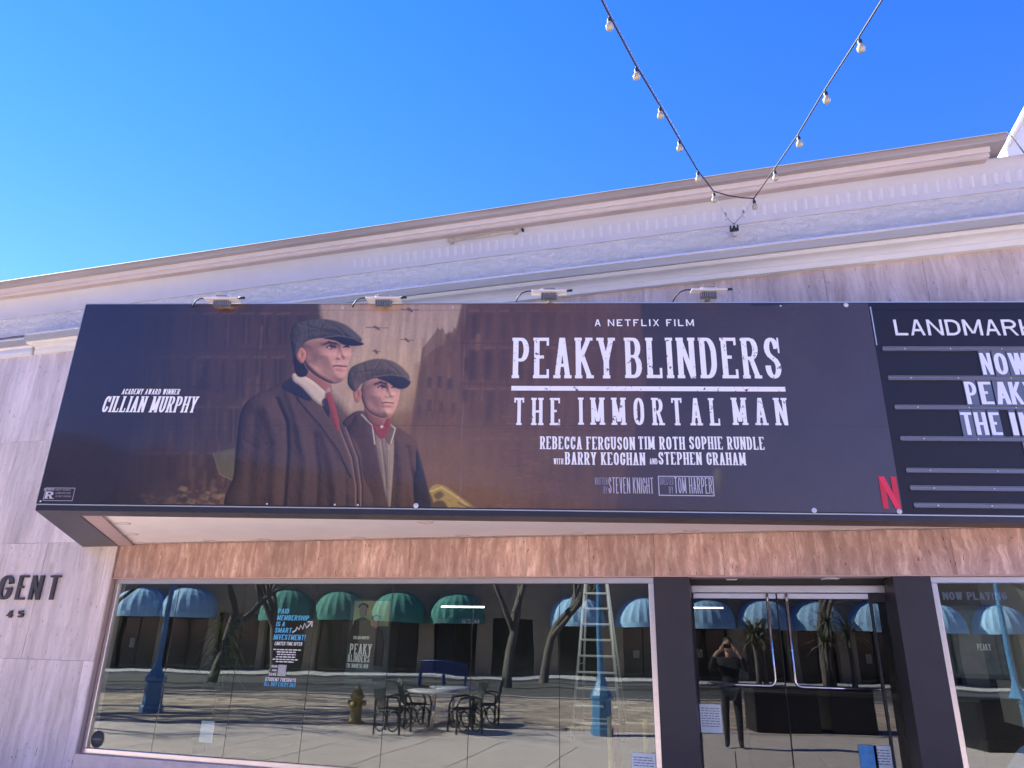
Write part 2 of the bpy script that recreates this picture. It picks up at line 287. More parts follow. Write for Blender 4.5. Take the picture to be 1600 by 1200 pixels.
def text(s, u0, u1, v0, v1, P, T=.17, h=.09, serif=0, wbase=.3, gap=.09, space=.3, shear=0, depth=0., lift=.0004, mb=None):
    """lettering between u0..u1 and v0..v1; P(u, v, out) gives the 3D point"""
    mb = mb or MB(); H = v1 - v0; x = 0; items = []
    for ch in s:
        if ch == ' ': x += space; continue
        w, st, sf = G[ch]; w = w*wbase + T; items.append((ch, x, w)); x += w + gap
    tot = x - gap; k = (u1 - u0) / tot
    def put(pts2, o, dep):
        n = len(pts2)
        vs = [P(u0 + (a + shear*b)*k, v0 + b*H, o) for a, b in pts2]
        if dep:
            vs += [P(u0 + (a + shear*b)*k, v0 + b*H, o - dep) for a, b in pts2]
        return vs
    for ch, x0, w in items:
        _, st, sf = G[ch]; q = 0
        X = lambda a: x0 + T/2 + a*(w - T)
        for pl in st:
            q += 1; o = depth + q*lift
            if len(pl) == 2:
                (a0, b0), (a1, b1) = pl; xa, xb = X(a0), X(a1)
                if abs(b1-b0)*1.0 >= abs(xb-xa)*.6:       # upright or diagonal: cut level
                    quad = [(xa-T/2, b0), (xa+T/2, b0), (xb+T/2, b1), (xb-T/2, b1)]
                    if abs(a1-a0) > .01:
                        tt = T*.92; quad = [(xa-tt/2, b0), (xa+tt/2, b0), (xb+tt/2, b1), (xb-tt/2, b1)]
                else:
                    yb = h/2 + b0*(1-h); quad = [(xa - (T/2 if a0 in (0,) else 0), yb-h/2), (xb + (T/2 if a1 >= 1 else 0), yb-h/2), (xb + (T/2 if a1 >= 1 else 0), yb+h/2), (xa - (T/2 if a0 in (0,) else 0), yb+h/2)]
                strips = [quad]
                vs = put(quad, o, depth); f = [(0,1,2,3)]
                if depth: f += [(i, i+4, (i+1) % 4+4, (i+1) % 4) for i in range(4)]
                mb.add(vs, f)
            else:
                pts = [(X(a), h/2 + b*(1-h)) for a, b in pl]; c = []
                for i, p in enumerate(pts):
                    if c and abs(p[0]-c[-1][0]) + abs(p[1]-c[-1][1]) < 1e-5: continue
                    c.append(p)
                Lf, Rt = [], []
                for i, p in enumerate(c):
                    q0, q1 = c[max(i-1, 0)], c[min(i+1, len(c)-1)]
                    tx, ty = (q1[0]-q0[0]), (q1[1]-q0[1])*1.0; l = math.hypot(tx, ty) or 1; nx, ny = -ty/l, tx/l
                    hw = math.sqrt((T/2*nx)**2 + (h/2*ny)**2)
                    Lf.append((p[0]+nx*hw, p[1]+ny*hw)); Rt.append((p[0]-nx*hw, p[1]-ny*hw))
                n = len(c); vs = put(Lf + Rt, o, depth)
                f = [(i, i+1, n+i+1, n+i) for i in range(n-1)]
                if depth:
                    m2 = 2*n
                    f += [(i, i+1, m2+i+1, m2+i) for i in range(n-1)] + [(n+i, n+i+1, m2+n+i+1, m2+n+i) for i in range(n-1)] + [(0, n, m2+n, m2), (n-1, 2*n-1, m2+2*n-1, m2+n-1)]
                mb.add(vs, f)
        if serif:
            for a, bt in sf:
                q += 1; o = depth + q*lift; ov = T/2 + serif; xx = X(a); y0, y1 = (0, .075) if bt == 'b' else (.925, 1)
                quad = [(xx-ov, y0), (xx+ov, y0), (xx+ov, y1), (xx-ov, y1)]
                mb.add(put(quad, o, depth), [(0,1,2,3)] + ([(i, i+4, (i+1) % 4+4, (i+1) % 4) for i in range(4)] if depth else []))
            if ch in 'EFLT':
                ends = {'E': [(1,.8,1.),(1,0,.22)], 'F': [(1,.8,1.)], 'L': [(1,0,.25)], 'T': [(0,.82,1.),(1,.82,1.)]}[ch]
                for a, y0, y1 in ends:
                    q += 1; xx = X(a); sg = 1 if a else -1; e0 = xx + sg*T/2; e1 = e0 - sg*T*.45
                    mb.add(put([(min(e0,e1), y0), (max(e0,e1), y0), (max(e0,e1), y1), (min(e0,e1), y1)], depth + q*lift, 0), [(0,1,2,3)])
            if ch in 'CGS':
                xx = X(1) ; q += 1
                mb.add(put([(xx+T/2-T*.3, .62), (xx+T/2, .62), (xx+T/2, 1.), (xx+T/2-T*.3, 1.)], depth + q*lift, 0), [(0,1,2,3)])
    return mb

# ================================================================== GROUND AND STREET (seen in the glass)
GZ = -.76
K = 1.372                                      # build units per metre; everything is brought to metres at the end
# street frame: the far side of the street runs at an angle to the theatre front
SA = R_(16.4); SO = Vector((0, 9.2, 0)); SD = Vector((-math.sin(SA), -math.cos(SA), 0)); SL = Vector((math.cos(SA), -math.sin(SA), 0))
def S(L, D, z=None):
    p = SO + (SD*D + SL*L)*K; return Vector((p.x, p.y, GZ if z is None else z))
def Lp(px, D): return (px - 791.) / 1175. * D
ground = MB().add([(-400,-400,GZ-.16),(400,-400,GZ-.16),(400,400,GZ-.16),(-400,400,GZ-.16)], [(0,1,2,3)]).build('ground', mat('ground_earth', (.2, .19, .17), .9, var=.2))
tag(ground, kind='structure')
def sheet(name, pts, z, m, thick=.15):
    b = MB().prism([(p[0], p[1]) for p in pts], z - thick, z); return tag(b.build(name, m), kind='structure')
# brick and slab materials
def brickmat(name, c1, c2, mortar, sx, sy, msz, rot, bumpd=.004):
    M = bpy.data.materials.new(name); M.use_nodes = True; N = M.node_tree; b = N.nodes['Principled BSDF']; L = N.links.new
    tc = N.nodes.new('ShaderNodeTexCoord'); mp = N.nodes.new('ShaderNodeMapping'); mp.inputs['Rotation'].default_value = (0, 0, rot); L(tc.outputs['Object'], mp.inputs[0])
    br = N.nodes.new('ShaderNodeTexBrick'); br.inputs['Scale'].default_value = 1; br.inputs['Brick Width'].default_value = sx; br.inputs['Row Height'].default_value = sy; br.inputs['Mortar Size'].default_value = msz
    br.inputs['Color1'].default_value = (*c1, 1); br.inputs['Color2'].default_value = (*c2, 1); br.inputs['Mortar'].default_value = (*mortar, 1); L(mp.outputs[0], br.inputs[0])
    n = N.nodes.new('ShaderNodeTexNoise'); n.inputs['Scale'].default_value = 1.3; n.inputs['Detail'].default_value = 6; L(tc.outputs['Object'], n.inputs[0])
    r = N.nodes.new('ShaderNodeMapRange'); r.inputs[1].default_value = .3; r.inputs[2].default_value = .7; r.inputs[3].default_value = .8; r.inputs[4].default_value = 1.15; L(n.outputs[0], r.inputs[0])
    mx = N.nodes.new('ShaderNodeMix'); mx.data_type = 'RGBA'; mx.blend_type = 'MULTIPLY'; mx.inputs[0].default_value = 1; L(br.outputs[0], mx.inputs[6]); L(r.outputs[0], mx.inputs[7]); L(mx.outputs[2], b.inputs['Base Color'])
    b.inputs['Roughness'].default_value = .85
    return M
SLABM = mat('sidewalk_concrete', (.60, .50, .44), .85, var=.12, vscale=1.2, dirt=(.44, .37, .32), darea=.6)
BRICKM = brickmat('brick_pavers', (.68, .54, .40), (.42, .31, .23), (.34, .27, .21), 1.5, 1.0, .16, R_(30))
ROADM = mat('asphalt_road', (.10, .095, .09), .85, var=.2, vscale=2)
# near sidewalk slabs: separate squares with open joints
bed = sheet('pavement_bed', [(-60, .0), (-60, -9.2), (40, -9.2), (40, .0)], GZ-.02, mat('joint_dark', (.1, .09, .085), .9))
pav = tag(empty('pavement'), kind='structure')
slab = None; sw = 1.82
for i in range(-15, 9):
    for j in range(5):
        if slab is None:
            slab = MB().bbox((0, 0, -.1), (sw-.02, sw-.02, 0), .006).build('slab', SLABM, pav, (i*sw, -sw-.02 - j*sw, GZ))
        else: share(slab, (i*sw, -sw-.02 - j*sw, GZ + random.uniform(-.003, .003)))
q = [S(-60, 24), S(60, 24)]
qa = [S(-60, 16), S(60, 16)]
sheet('brick_plaza', [(qa[0].x, qa[0].y), (q[0].x, q[0].y), (q[1].x, q[1].y), (qa[1].x, qa[1].y)], GZ+.012, BRICKM)
sheet('outer_pavement', [(-60, -9.12), (-60, -30), (60, -30), (60, -9.12)], GZ-.004, SLABM)
q2 = [S(-60, 24.02), S(60, 24.02), S(60, 24.35), S(-60, 24.35)]
sheet('kerb', [(p.x, p.y) for p in q2][::-1], GZ+.06, mat('kerb_concrete', (.42, .39, .36), .85, var=.1))
q3 = [S(-60, 24.37), S(60, 24.37), S(60, 34), S(-60, 34)]
sheet('road', [(p.x, p.y) for p in q3][::-1], GZ+.006, ROADM, .1)
q4 = [S(-60, 34.02), S(60, 34.02), S(60, 60), S(-60, 60)]
sheet('far_pavement', [(p.x, p.y) for p in q4][::-1], GZ+.12, mat('far_sidewalk_concrete', (.55, .52, .48), .85, var=.08))

# ================================================================== THEATRE BUILDING
TH = empty('theatre_building', (0, 0, GZ), label='low theatre front with white stucco cornice over upright travertine panels and glass doors', cat='building')
def th(mb, name, m, parent=None):
    o = mb.build(name, m, parent or TH)
    if parent is None: o.location = (0, 0, -GZ)
    return o
XL, XR = -19.0, 9.0
XPE = atY(1571, 206, -.45).x                   # where the crown moulding stops
def zat(py, Y): return atY(1200, py, Y).z
# crown moulding, top to wall (y, z)
cr = [(-.50, 260), (-.48, 272.5)]
prof = [(.30, zat(260, -.5)), (-.485, zat(260, -.5)), (-.50, zat(262, -.5)), (-.47, zat(263, -.47)), (-.44, zat(273, -.44)), (.30, zat(273, -.44))]
th(MB().sweep(prof, XL, XPE, nx=1), 'parapet_cap', CAPM)
prof = [(.3, zat(274.6, -.40)), (-.38, zat(274.6, -.38)), (-.385, zat(276.5, -.385)), (-.36, zat(277.5, -.36)), (-.345, zat(286.5, -.345)), (-.30, zat(287.6, -.30)), (-.30, zat(293, -.30)), (.3, zat(293, -.30))]
th(MB().sweep(prof, XL, XPE - .17), 'crown_moulding', mat('pinkish_trim', (.66, .58, .55), .7, var=.08, vscale=2, stretch=(.3, 1, 1)))
prof = [(.3, zat(293.2, -.27)), (-.27, zat(293.2, -.27)), (-.255, zat(296.5, -.255)), (.3, zat(296.5, -.25))]
th(MB().sweep(prof, XL, XPE - .19), 'crown_fillet', TAN)
# smooth cove
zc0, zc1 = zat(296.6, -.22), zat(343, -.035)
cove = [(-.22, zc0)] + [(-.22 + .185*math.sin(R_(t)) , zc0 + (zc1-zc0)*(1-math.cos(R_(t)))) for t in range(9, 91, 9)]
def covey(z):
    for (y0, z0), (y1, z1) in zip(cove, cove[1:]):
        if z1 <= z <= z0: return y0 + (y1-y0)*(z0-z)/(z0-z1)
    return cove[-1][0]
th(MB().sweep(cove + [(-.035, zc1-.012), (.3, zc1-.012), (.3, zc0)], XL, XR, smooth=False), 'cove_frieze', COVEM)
# shallow ribs added to imitate bars of reflected light on the cove
zf0, zf1 = zc0 - .13, zc0 - .29
fl = [(covey(z)-.009, z) for z in np.linspace(zf0, zf1, 5)]; bk = [(covey(z)+.02, z) for z in np.linspace(zf1, zf0, 5)]
fl0 = None
x = atY(560, 380).x
while x < 8.2:
    if fl0 is None:
        b = MB(); n = 5; w = .032; vs = []
        for xx, off in ((-w, .008), (-w*.4, 0), (w*.4, 0), (w, .008)):
            vs += [(xx, y + off, z) for y, z in fl]
        b.add(vs, [(k*5+i, k*5+i+1, (k+1)*5+i+1, (k+1)*5+i) for k in range(3) for i in range(4)], True)
        fl0 = th(b, 'light_bar_rib', mat('light_bar_tone', (.61, .59, .61), .7)); fl0.location.x = x  # tone paler than the cove carries the reflected light bars
    else: share(fl0, (x, 0, -GZ))
    x += .136
# rough stucco wall
z0, z1 = zat(379, -.0), zc1 - .013
NX, NZ = 700, 14; vs = []
xs = np.linspace(XL, XR, NX)
def vnoise(X, Y, seed, n=512):
    r = np.random.default_rng(seed).random((n, n)); X = X % (n-1); Y = Y % (n-1)
    i = np.floor(X).astype(int); j = np.floor(Y).astype(int); fx = X-i; fy = Y-j; fx = fx*fx*(3-2*fx); fy = fy*fy*(3-2*fy); i2 = (i+1) % n; j2 = (j+1) % n
    return (r[i, j]*(1-fx)+r[i2, j]*fx)*(1-fy) + (r[i, j2]*(1-fx)+r[i2, j2]*fx)*fy
def fbm(X, Y, seed, o=4):
    s = 0; a = 1; t = 0
    for k in range(o): s = s + a*vnoise(X*2**k, Y*2**k, seed+k); t += a; a *= .55
    return s/t
gx, gz = np.meshgrid(xs, np.linspace(z0-.05, z1, NZ), indexing='ij')
hgt = (fbm((gx+30)*5, (gz+gx*.25)*11, 11, 3)-.5)*.035
b = MB(); vs = [(float(gx[i,j]), float(-.012 - hgt[i,j]), float(gz[i,j])) for i in range(NX) for j in range(NZ)]
b.add(vs, [(i*NZ+j, (i+1)*NZ+j, (i+1)*NZ+j+1, i*NZ+j+1) for i in range(NX-1) for j in range(NZ-1)], True)
th(b, 'stucco_wall', STUCCO)
th(MB().box((XL, .07, zat(427,0)-1), (XR, .3, z1)), 'wall_core', CREAM)
# ledge (string course): projects further to the right of x = -11.9
XB = atY(38, 524, -.3).x
def ledge(x0, x1, out, nm):
    o = out
    zt = zat(379, -.30)
    th(MB().sweep([(.05, zt+.09), (-o+.02, zt+.005), (-o-.002, zt-.035), (.05, zt-.036)], x0-.004, x1), 'ledge_highlight', WHITE)  # white upper lip imitates the bright highlight line along the ledge
    th(MB().sweep([(.05, zt-.038), (-o+.015, zt-.038), (-o+.015, zat(394.5, -.285)), (.05, zat(394.5, -.285))], x0, x1), nm, GREYTRIM)
    za = zat(395.8, -.27)
    th(MB().sweep([(.05, za), (-o+.045, za), (-o+.04, za-.02), (-o+.07, zat(403, -.23)), (.05, zat(403, -.23))], x0+.03, x1), 'ledge_moulding', CREAM)
    zb = zat(403.3, -.21); zc = zat(417, -.10)
    cv = [(-o+.09 + (o-.09-.09)*math.sin(R_(t)), zb + (zc-zb)*(1-math.cos(R_(t)))) for t in range(0, 91, 15)]
    th(MB().sweep([(.05, zb)] + cv + [(.05, zc)], x0+.08, x1), 'ledge_cove', mat('grey_white_trim', (.66, .65, .66), .7, var=.12, vscale=2.2, stretch=(.3, 1, 2)))
    th(MB().sweep([(.05, zc-.002), (-.085, zc-.002), (-.075, zat(426.6, -.07)), (.05, zat(426.6, -.07))], x0+.06, x1), 'ledge_bead', CREAM)
ledge(XB, XR, .30, 'ledge'); ledge(XL, XB-.002, .16, 'ledge')
ZT = zat(426.8, -.05)
# travertine: panels on a backing
PANELS = {}
def panel(w, h, t, m):
    key = (round(w, 3), round(h, 3), t, m.name)
    if key not in PANELS:
        bm = MB().bbox((0, 0, 0), (w, t, h), .002); PANELS[key] = bm.build('travertine_panel', m, TH); return PANELS[key], True
    return PANELS[key], False
def panels(x0, x1, zs, w, t, Y, m, stag=0, joint=.0025):
    for r, (za, zb) in enumerate(zip(zs, zs[1:])):
        x = x0 - (stag*w*(r % 2))
        while x < x1 - .02:
            a = max(x, x0); bb = min(x + w, x1)
            if bb - a > .05:
                o, new = panel(bb-a-joint, zb-za-joint, t, m)
                loc = (a, Y + random.uniform(-.0025, .0025), za - GZ)
                if new: o.location = loc
                else: share(o, loc)
            x += w
XW = atY(176, 905, 0).x                        # left end of the window bay
zl = [GZ, atY(120, 1032).z, atY(60, 849).z, atY(40, 691).z, ZT]
th(MB().box((XL, -.006, GZ), (XW-.01, .3, ZT)), 'wall_backing', mat('joint_mortar', (.42, .34, .30), .9))
panels(XL, XW - .002, zl, 1.215, .03, -.04, TRAV_WALL)
th(MB().box((XW, .034, 2.9), (XR, .3, ZT)), 'wall_backing', MATS['joint_mortar'])
panels(XW, XR, [2.9, 4.1, 5.3, ZT], 1.19, .03, 0, TRAV_UP)
# reveal at left end of bay
ZH = 2.385                                     # head of the glazing
panels(XW, XR, [ZH, 2.898], .83, .03, -.002, TRAV_SHADED)
th(MB().box((XW, .034, ZH+.01), (XR, .5, 2.9)), 'transom_core', MATS['joint_mortar'])
th(MB().box((XW-.001, -.012, ZH-.012), (XR, .16, ZH)), 'transom_edge_bead', mat('pink_stone_edge', (.62, .42, .35), .5, var=.1, vscale=8))

# ---- windows
def window(x0, x1, z0, z1, joints, Y=.055, fw=.07):
    w = empty('window', (x0, Y, z0 - GZ)); w.parent = TH
    W_, H_ = x1-x0, z1-z0; d = .07
    for a, b_ in (((0, -.0, H_-fw), (W_, d, H_)), ((0, 0, 0), (W_, d, fw))): MB().bbox(a, b_, .006).build('frame_rail', ALU, w)
    for a, b_ in (((0, .001, fw+.001), (fw, d, H_-fw-.001)), ((W_-fw, .001, fw+.001), (W_, d, H_-fw-.001))): MB().bbox(a, b_, .006).build('frame_stile', ALU, w)
    e = [fw] + [j - x0 for j in joints] + [W_-fw]
    for a, b_ in zip(e, e[1:]):
        MB().box((a+.004, .030, fw), (b_-.004, .038, H_-fw)).build('pane', GLASS, w)
    for j in joints: MB().box((j-x0-.0035, .031, fw), (j-x0+.0035, .037, H_-fw)).build('glazing_joint', RUBBER, w)
    return w
WY = .055
jx = [atY(px, 913, WY).x for px in (279, 384, 495, 613, 739, 873)]
XC0, XC1, XC2, XC3 = [atY(px, 901, 0).x for px in (1021, 1076, 1394, 1453)]
window(XW + .01, XC0 - .003, -.055, ZH - .014, jx)
window(XC3 + .003, XR, -.055, ZH - .014, [atY(1700, 913, WY).x, atY(1840, 913, WY).x])
th(MB().box((XW-.02, -.03, GZ), (XC0-.003, .3, -.057)), 'sill', mat('pale_stone_sill', (.84, .66, .54), .5, var=.1, vscale=6))
th(MB().box((XC3+.003, -.03, GZ), (XR, .3, -.057)), 'sill', MATS['pale_stone_sill'])
th(MB().bbox((XC0, -.02, GZ), (XC1, .62, ZH-.014), .004), 'pier_cladding', BRONZE)
th(MB().bbox((XC2, -.02, GZ), (XC3, .62, ZH-.014), .004), 'pier_cladding', BRONZE)
# ---- recessed doorway
DY = .52
th(MB().box((XC1+.001, .0, ZH+.001), (XC2-.001, DY+.1, ZH+.009)), 'doorway_soffit', mat('mauve_soffit', (.42, .33, .33), .35, var=.05))
for px in (1143, 1297):
    p = atZ(px, 906 if px < 1200 else 904, ZH)
    rg = th(MB().lathe([(.0, -.004), (.085, -.004), (.105, -.012), (.112, -.004), (.112, 0)], n=24), 'downlight', mat('white_light_trim', (.85, .82, .8), .3)); rg.location = (p.x, p.y, ZH - GZ)
ZD = atY(1150, 915, DY).z
def doorpx(px): return atY(px, 925, DY).x
th(MB().bbox((XC1+.001, DY-.04, ZD-.09), (XC2-.001, DY+.05, ZD+.0), .006), 'door_header', ALU)
th(MB().box((XC1+.001, DY, ZD+.004), (XC2-.001, DY+.04, ZH)), 'door_header_gap', BLACKM)
xd0, xm, xd1 = doorpx(1082), doorpx(1212), doorpx(1356)
def door(x0, x1, handside):
    d = empty('door', (x0, DY, -GZ)); d.parent = TH; w = x1-x0
    zt = ZD - .095; zr = atY(1150, 935.5, DY).z
    MB().bbox((.006, -.02, zr), (w-.006, .025, zt), .004).build('top_rail', ALU, d)
    MB().bbox((.006, -.02, GZ+.07), (w-.006, .025, GZ+.22), .004).build('bottom_rail', ALU, d)
    MB().box((.006, 0, GZ+.221), (w-.006, .012, zr-.001)).build('pane', DGLASS, d)
    MB().box((0, -.004, GZ+.08), (.006, .016, zt)).build('edge_seal', RUBBER, d)
    hx = .11 if handside == 'l' else w-.11
    sg = 1 if handside == 'l' else -1; far = w-.03 if handside == 'l' else .03+.1
    zh = atY(1240, 1073, DY-.08).z
    pts = [(hx, -.085, zt+.0), (hx, -.085, zh+.07)] + [(hx + sg*.07*(1-math.cos(R_(t))), -.085, zh+.07-.07*math.sin(R_(t))) for t in (22, 45, 67, 90)] + [(far, -.085, zh)]
    h = MB().tube(pts, .014, 10).build('handle', STEEL, d)
    for (mx_, mz) in ((hx, zh+.40), (far, zh), (hx, zt-.06)):
        MB().tube([(mx_, -.085, mz), (mx_, -.002, mz)], .012, 8).lathe([(0,.0),(.02,.0),(.02,.01)], (mx_, -.09, mz-.005), 8).build('mount', STEEL, h)
    return d
door(xd0, xm, 'r'); door(xm+.004, xd1, 'l')
th(MB().bbox((XC1+.002, DY-.03, GZ), (xd0-.002, DY+.04, ZD-.091), .003), 'door_jamb', BLACKM)
th(MB().bbox((xd1+.002, DY-.02, GZ), (xd1+.03, DY+.03, ZD-.091), .003), 'door_jamb', BLACKM)
sd = empty('window', (xd1+.032, DY, -GZ)); sd.parent = TH
MB().box((0, 0, GZ+.07), (XC2-.004-xd1-.032, .012, ZD-.19)).build('pane', DGLASS, sd)
MB().bbox((0, -.02, ZD-.189), (XC2-.004-xd1-.032, .025, ZD-.095), .003).build('frame_rail', BRONZE, sd)
la = bpy.data.lights.new('lobby_fill', 'AREA'); la.shape = 'RECTANGLE'; la.size = 7; la.size_y = 3; la.energy = 24; la.color = (1, .97, .94)  # added broad fill brightening the ladder, standing in for the hanging line lamps
lo = bpy.data.objects.new('lobby_fill', la); COL.objects.link(lo); lo.location = (-2.4, 6.2, 2.75)
# ---- lobby shell
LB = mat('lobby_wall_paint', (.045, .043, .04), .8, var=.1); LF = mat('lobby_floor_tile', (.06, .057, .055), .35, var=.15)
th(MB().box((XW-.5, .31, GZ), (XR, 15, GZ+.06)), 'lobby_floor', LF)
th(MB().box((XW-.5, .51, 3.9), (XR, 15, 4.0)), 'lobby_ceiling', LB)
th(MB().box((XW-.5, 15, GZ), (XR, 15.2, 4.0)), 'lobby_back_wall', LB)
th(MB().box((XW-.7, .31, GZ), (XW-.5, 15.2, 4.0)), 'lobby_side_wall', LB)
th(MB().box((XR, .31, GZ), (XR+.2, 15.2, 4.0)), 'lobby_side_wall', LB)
th(MB().box((XL, .31, 4.01), (XR, 30, 4.1)), 'roof_deck', mat('roof_felt', (.25, .24, .23), .9))
th(MB().box((XL, .31, GZ), (XL+.2, 12, 4.0)), 'side_wall', CREAM)
# parapet return behind the cap (solid mass so that the building has depth)
th(MB().box((XL, .31, 4.11), (XPE-.2, 14, zat(262, -.5)-.05)), 'upper_block', CREAM)

# conduit scar and bolts on the frieze
con = empty('wall_conduit', (0,0,0), label='short rusty beige conduit stub lying along the smooth frieze left of the string light anchor', cat='conduit')
pa = atY(700, 377, -.15); pb = atY(812, 360, -.15)
MB().tube([pa, pb], .022, 8).build('pipe', mat('rusty_beige_conduit', (.50, .42, .36), .6, var=.25, vscale=9), con)
for px, py in ((706, 376), (806, 361)):
    p = atY(px, py, -.13); MB().bbox((p.x-.03, p.y-.045, p.z-.05), (p.x+.03, p.y+.05, p.z+.03), .005).build('clamp', GREYTRIM, con)
for px, py in ((720, 366), (738, 364), (747, 361), (816, 358)):
    p = atY(px, py, -.17); MB().tube([p, p + Vector((0, .1, 0))], .02, 8).build('bolt', RUBBER, con)

# neighbour building, white and in full sun
NB = empty('neighbour_building', (0,0,0), label='bright white sunlit gabled wall rising beyond the right end of the parapet', cat='building')
g0 = atY(1572, 232, 5); g1 = atY(1606, 168, 5); 
NBW = mat('sunlit_white_wall', (.82, .81, .79), .7, bump=.2, bscale=12)
b = MB(); ya, yb = 5, 12
gd = g1 - g0; gt = g0 + gd*8
poly = [(g0.x, 0), (g0.x, g0.z), (gt.x, gt.z), (gt.x+4, gt.z), (gt.x+4, 0)]
n = len(poly); b.add([(x, ya, z) for x, z in poly] + [(x, yb, z) for x, z in poly], [tuple(range(n))[::-1], tuple(range(n, 2*n))] + [(i, n+i, n+(i+1) % n, (i+1) % n) for i in range(n)])
b.build('gable_wall', NBW, NB)
MB().tube([Vector((g0.x, 4.98, g0.z)), Vector((gt.x, 4.98, gt.z))], .05, 6).build('gable_trim', NBW, NB)

# ================================================================== MARQUEE
ZB, ZM = 2.86, 5.415
MQ = empty('marquee', (M0.x, M0.y, ZB), MA, label='long dark box marquee angled out over the theatre doors with a cream soffit', cat='marquee')
MQI = Matrix.Rotation(-MA, 4, 'Z')
def ml(p): v = MQI @ (Vector((p[0], p[1], 0)) - M0); return (v.x, v.y)      # world xy -> marquee local
LEN = 12.6
BL = ml((-9.77, -.05)); FR = (LEN, 0); BR = ml((M0.x + MU.x*LEN + .1, -.05))
out = [(0, 0), FR, BR, BL]
H = ZM - ZB
def dirn(a, b_): v = Vector((b_[0]-a[0], b_[1]-a[1])); return v.normalized()
sd_ = dirn((0, 0), BL); nrm = Vector((-sd_.y, sd_.x))
if nrm.x < 0: nrm = -nrm
def inner(w1, w2):      # inset corner: w1 from front, w2 from side
    t = (w1 - (nrm*w2).y)/sd_.y; p = nrm*w2 + sd_*t; return (p.x, p.y)
I0 = ml((-7.14, -2.65)); w1 = I0[1]; I1 = ml((-9.08, -.05))
MB().box((0, 0, .06), (LEN, .06, H)).build('front_panel', BLACKM, MQ)
b = MB(); off = .06
c0 = (nrm*off); b.prism([(0, .061), (BL[0], BL[1]), (BL[0]+nrm.x*off, BL[1]+nrm.y*off), (c0.x, c0.y+.061)], .06, H).build('side_panel', BLACKM, MQ)
MB().prism([(.03, .07), (LEN-.02, .07), (BR[0], BR[1]), (BL[0]+.03, BL[1])], H-.12, H-.08).build('roof_sheet', mat('marquee_roof', (.4, .4, .4), .8), MQ)
# underside rim (dark) and soffit (cream)
fo = I0[1]; RX = LEN
MB().prism([(0, 0), (LEN, 0), (LEN, fo), (I0[0], fo)], 0, .059).build('bottom_rim', BLACKM, MQ)
MB().prism([(0, .0), (I0[0], fo+.001), I1, (BL[0]-.001, BL[1])], .001, .058).build('bottom_rim', BLACKM, MQ)
MB().prism([(LEN-.2, fo+.001), (LEN, fo+.001), BR, (BR[0]-.2, BR[1])], .001, .058).build('bottom_rim', BLACKM, MQ)
SOFF = mat('cream_soffit', (.92, .80, .70), .75, bump=.15, bscale=50, var=.04, vscale=2)
MB().prism([(I0[0]-.05, fo-.03), (LEN-.15, fo-.03), (BR[0]-.1, BR[1]), (I1[0]-.05, I1[1])], .045, .085).build('soffit', SOFF, MQ)
I2 = (I0[0]+.24, fo+.001); I3 = (I1[0]+.24, I1[1])
MB().prism([(I0[0]+.001, fo+.001), I2, I3, (I1[0]+.001, I1[1])], .012, .044).build('soffit_trim', mat('pink_brown_trim', (.50, .34, .30), .5, var=.1), MQ)
ring = None
for px, py in ((190, 817), (204, 834), (217, 847.5), (328, 845), (412, 843), (560, 840), (723, 836.5), (900, 833), (664, 815), (1080, 828)):
    p = atZ(px, py, ZB+.045); l = ml((p.x, p.y))
    if ring is None:
        ring = MB().lathe([(.065, .02), (.07, -.008), (.085, -.014), (.10, -.010), (.105, 0)], n=24).build('downlight', mat('downlight_trim', (.66, .53, .47), .4), MQ, (l[0], l[1], .045))
        lens = MB().lathe([(0, .0), (.067, .0)], n=20).build('lens', mat('downlight_lens', (.72, .62, .55), .3), ring, (0, 0, -.002))
    else:
        r2 = copy_tree(ring, MQ); r2.location = (l[0], l[1], .045)
# metal edge strips
SILV = mat('pale_edge_strip', (.55, .55, .52), .4, metal=.6)
MB().box((-.004, -.006, .061), (LEN, .0, .072)).build('edge_strip', SILV, MQ)
MB().box((-.006, -.006, H), (LEN, .06, H+.012)).build('edge_strip', SILV, MQ)
MB().box((-.008, -.007, .073), (-.001, .03, H)).build('edge_strip', SILV, MQ)

# P for anything printed on the front: u along, v world height, o distance in front
BO = .012
def PF(base=0.):
    return lambda u, v, o: (u, -(base + o), v - ZB)
# ---- banner
SBE = 9.48
BN = empty('movie_banner', (M0.x, M0.y, ZB), MA, label='wide printed vinyl film banner with two men in flat caps, stretched over the marquee front', cat='banner')

# painted artwork on a fine grid
uL = np.concatenate([np.linspace(.012, 2.0, 170, endpoint=False), np.linspace(2.0, 4.55, 430, endpoint=False), np.linspace(4.55, SBE, 330)])
vL = np.linspace(2.945, 5.405, 330)
U, V = np.meshgrid(uL, vL, indexing='ij')
def s2l(c): c = np.array(c, float)/255; return np.where(c <= .04045, c/12.92, ((c+.055)/1.055)**2.4)
C_ = np.zeros(U.shape + (3,)); 
def pts(pl): return np.array([onM(*p) for p in pl])
def smoothpoly(pl, n=6):
    p = np.array(pl, float); o = []
    for i in range(len(p)):
        p0, p1, p2, p3 = p[i-1], p[i], p[(i+1) % len(p)], p[(i+2) % len(p)]
        for k in range(n):
            t = k/n; o.append(.5*((2*p1)+(-p0+p2)*t+(2*p0-5*p1+4*p2-p3)*t*t+(-p0+3*p1-3*p2+p3)*t**3))
    return o
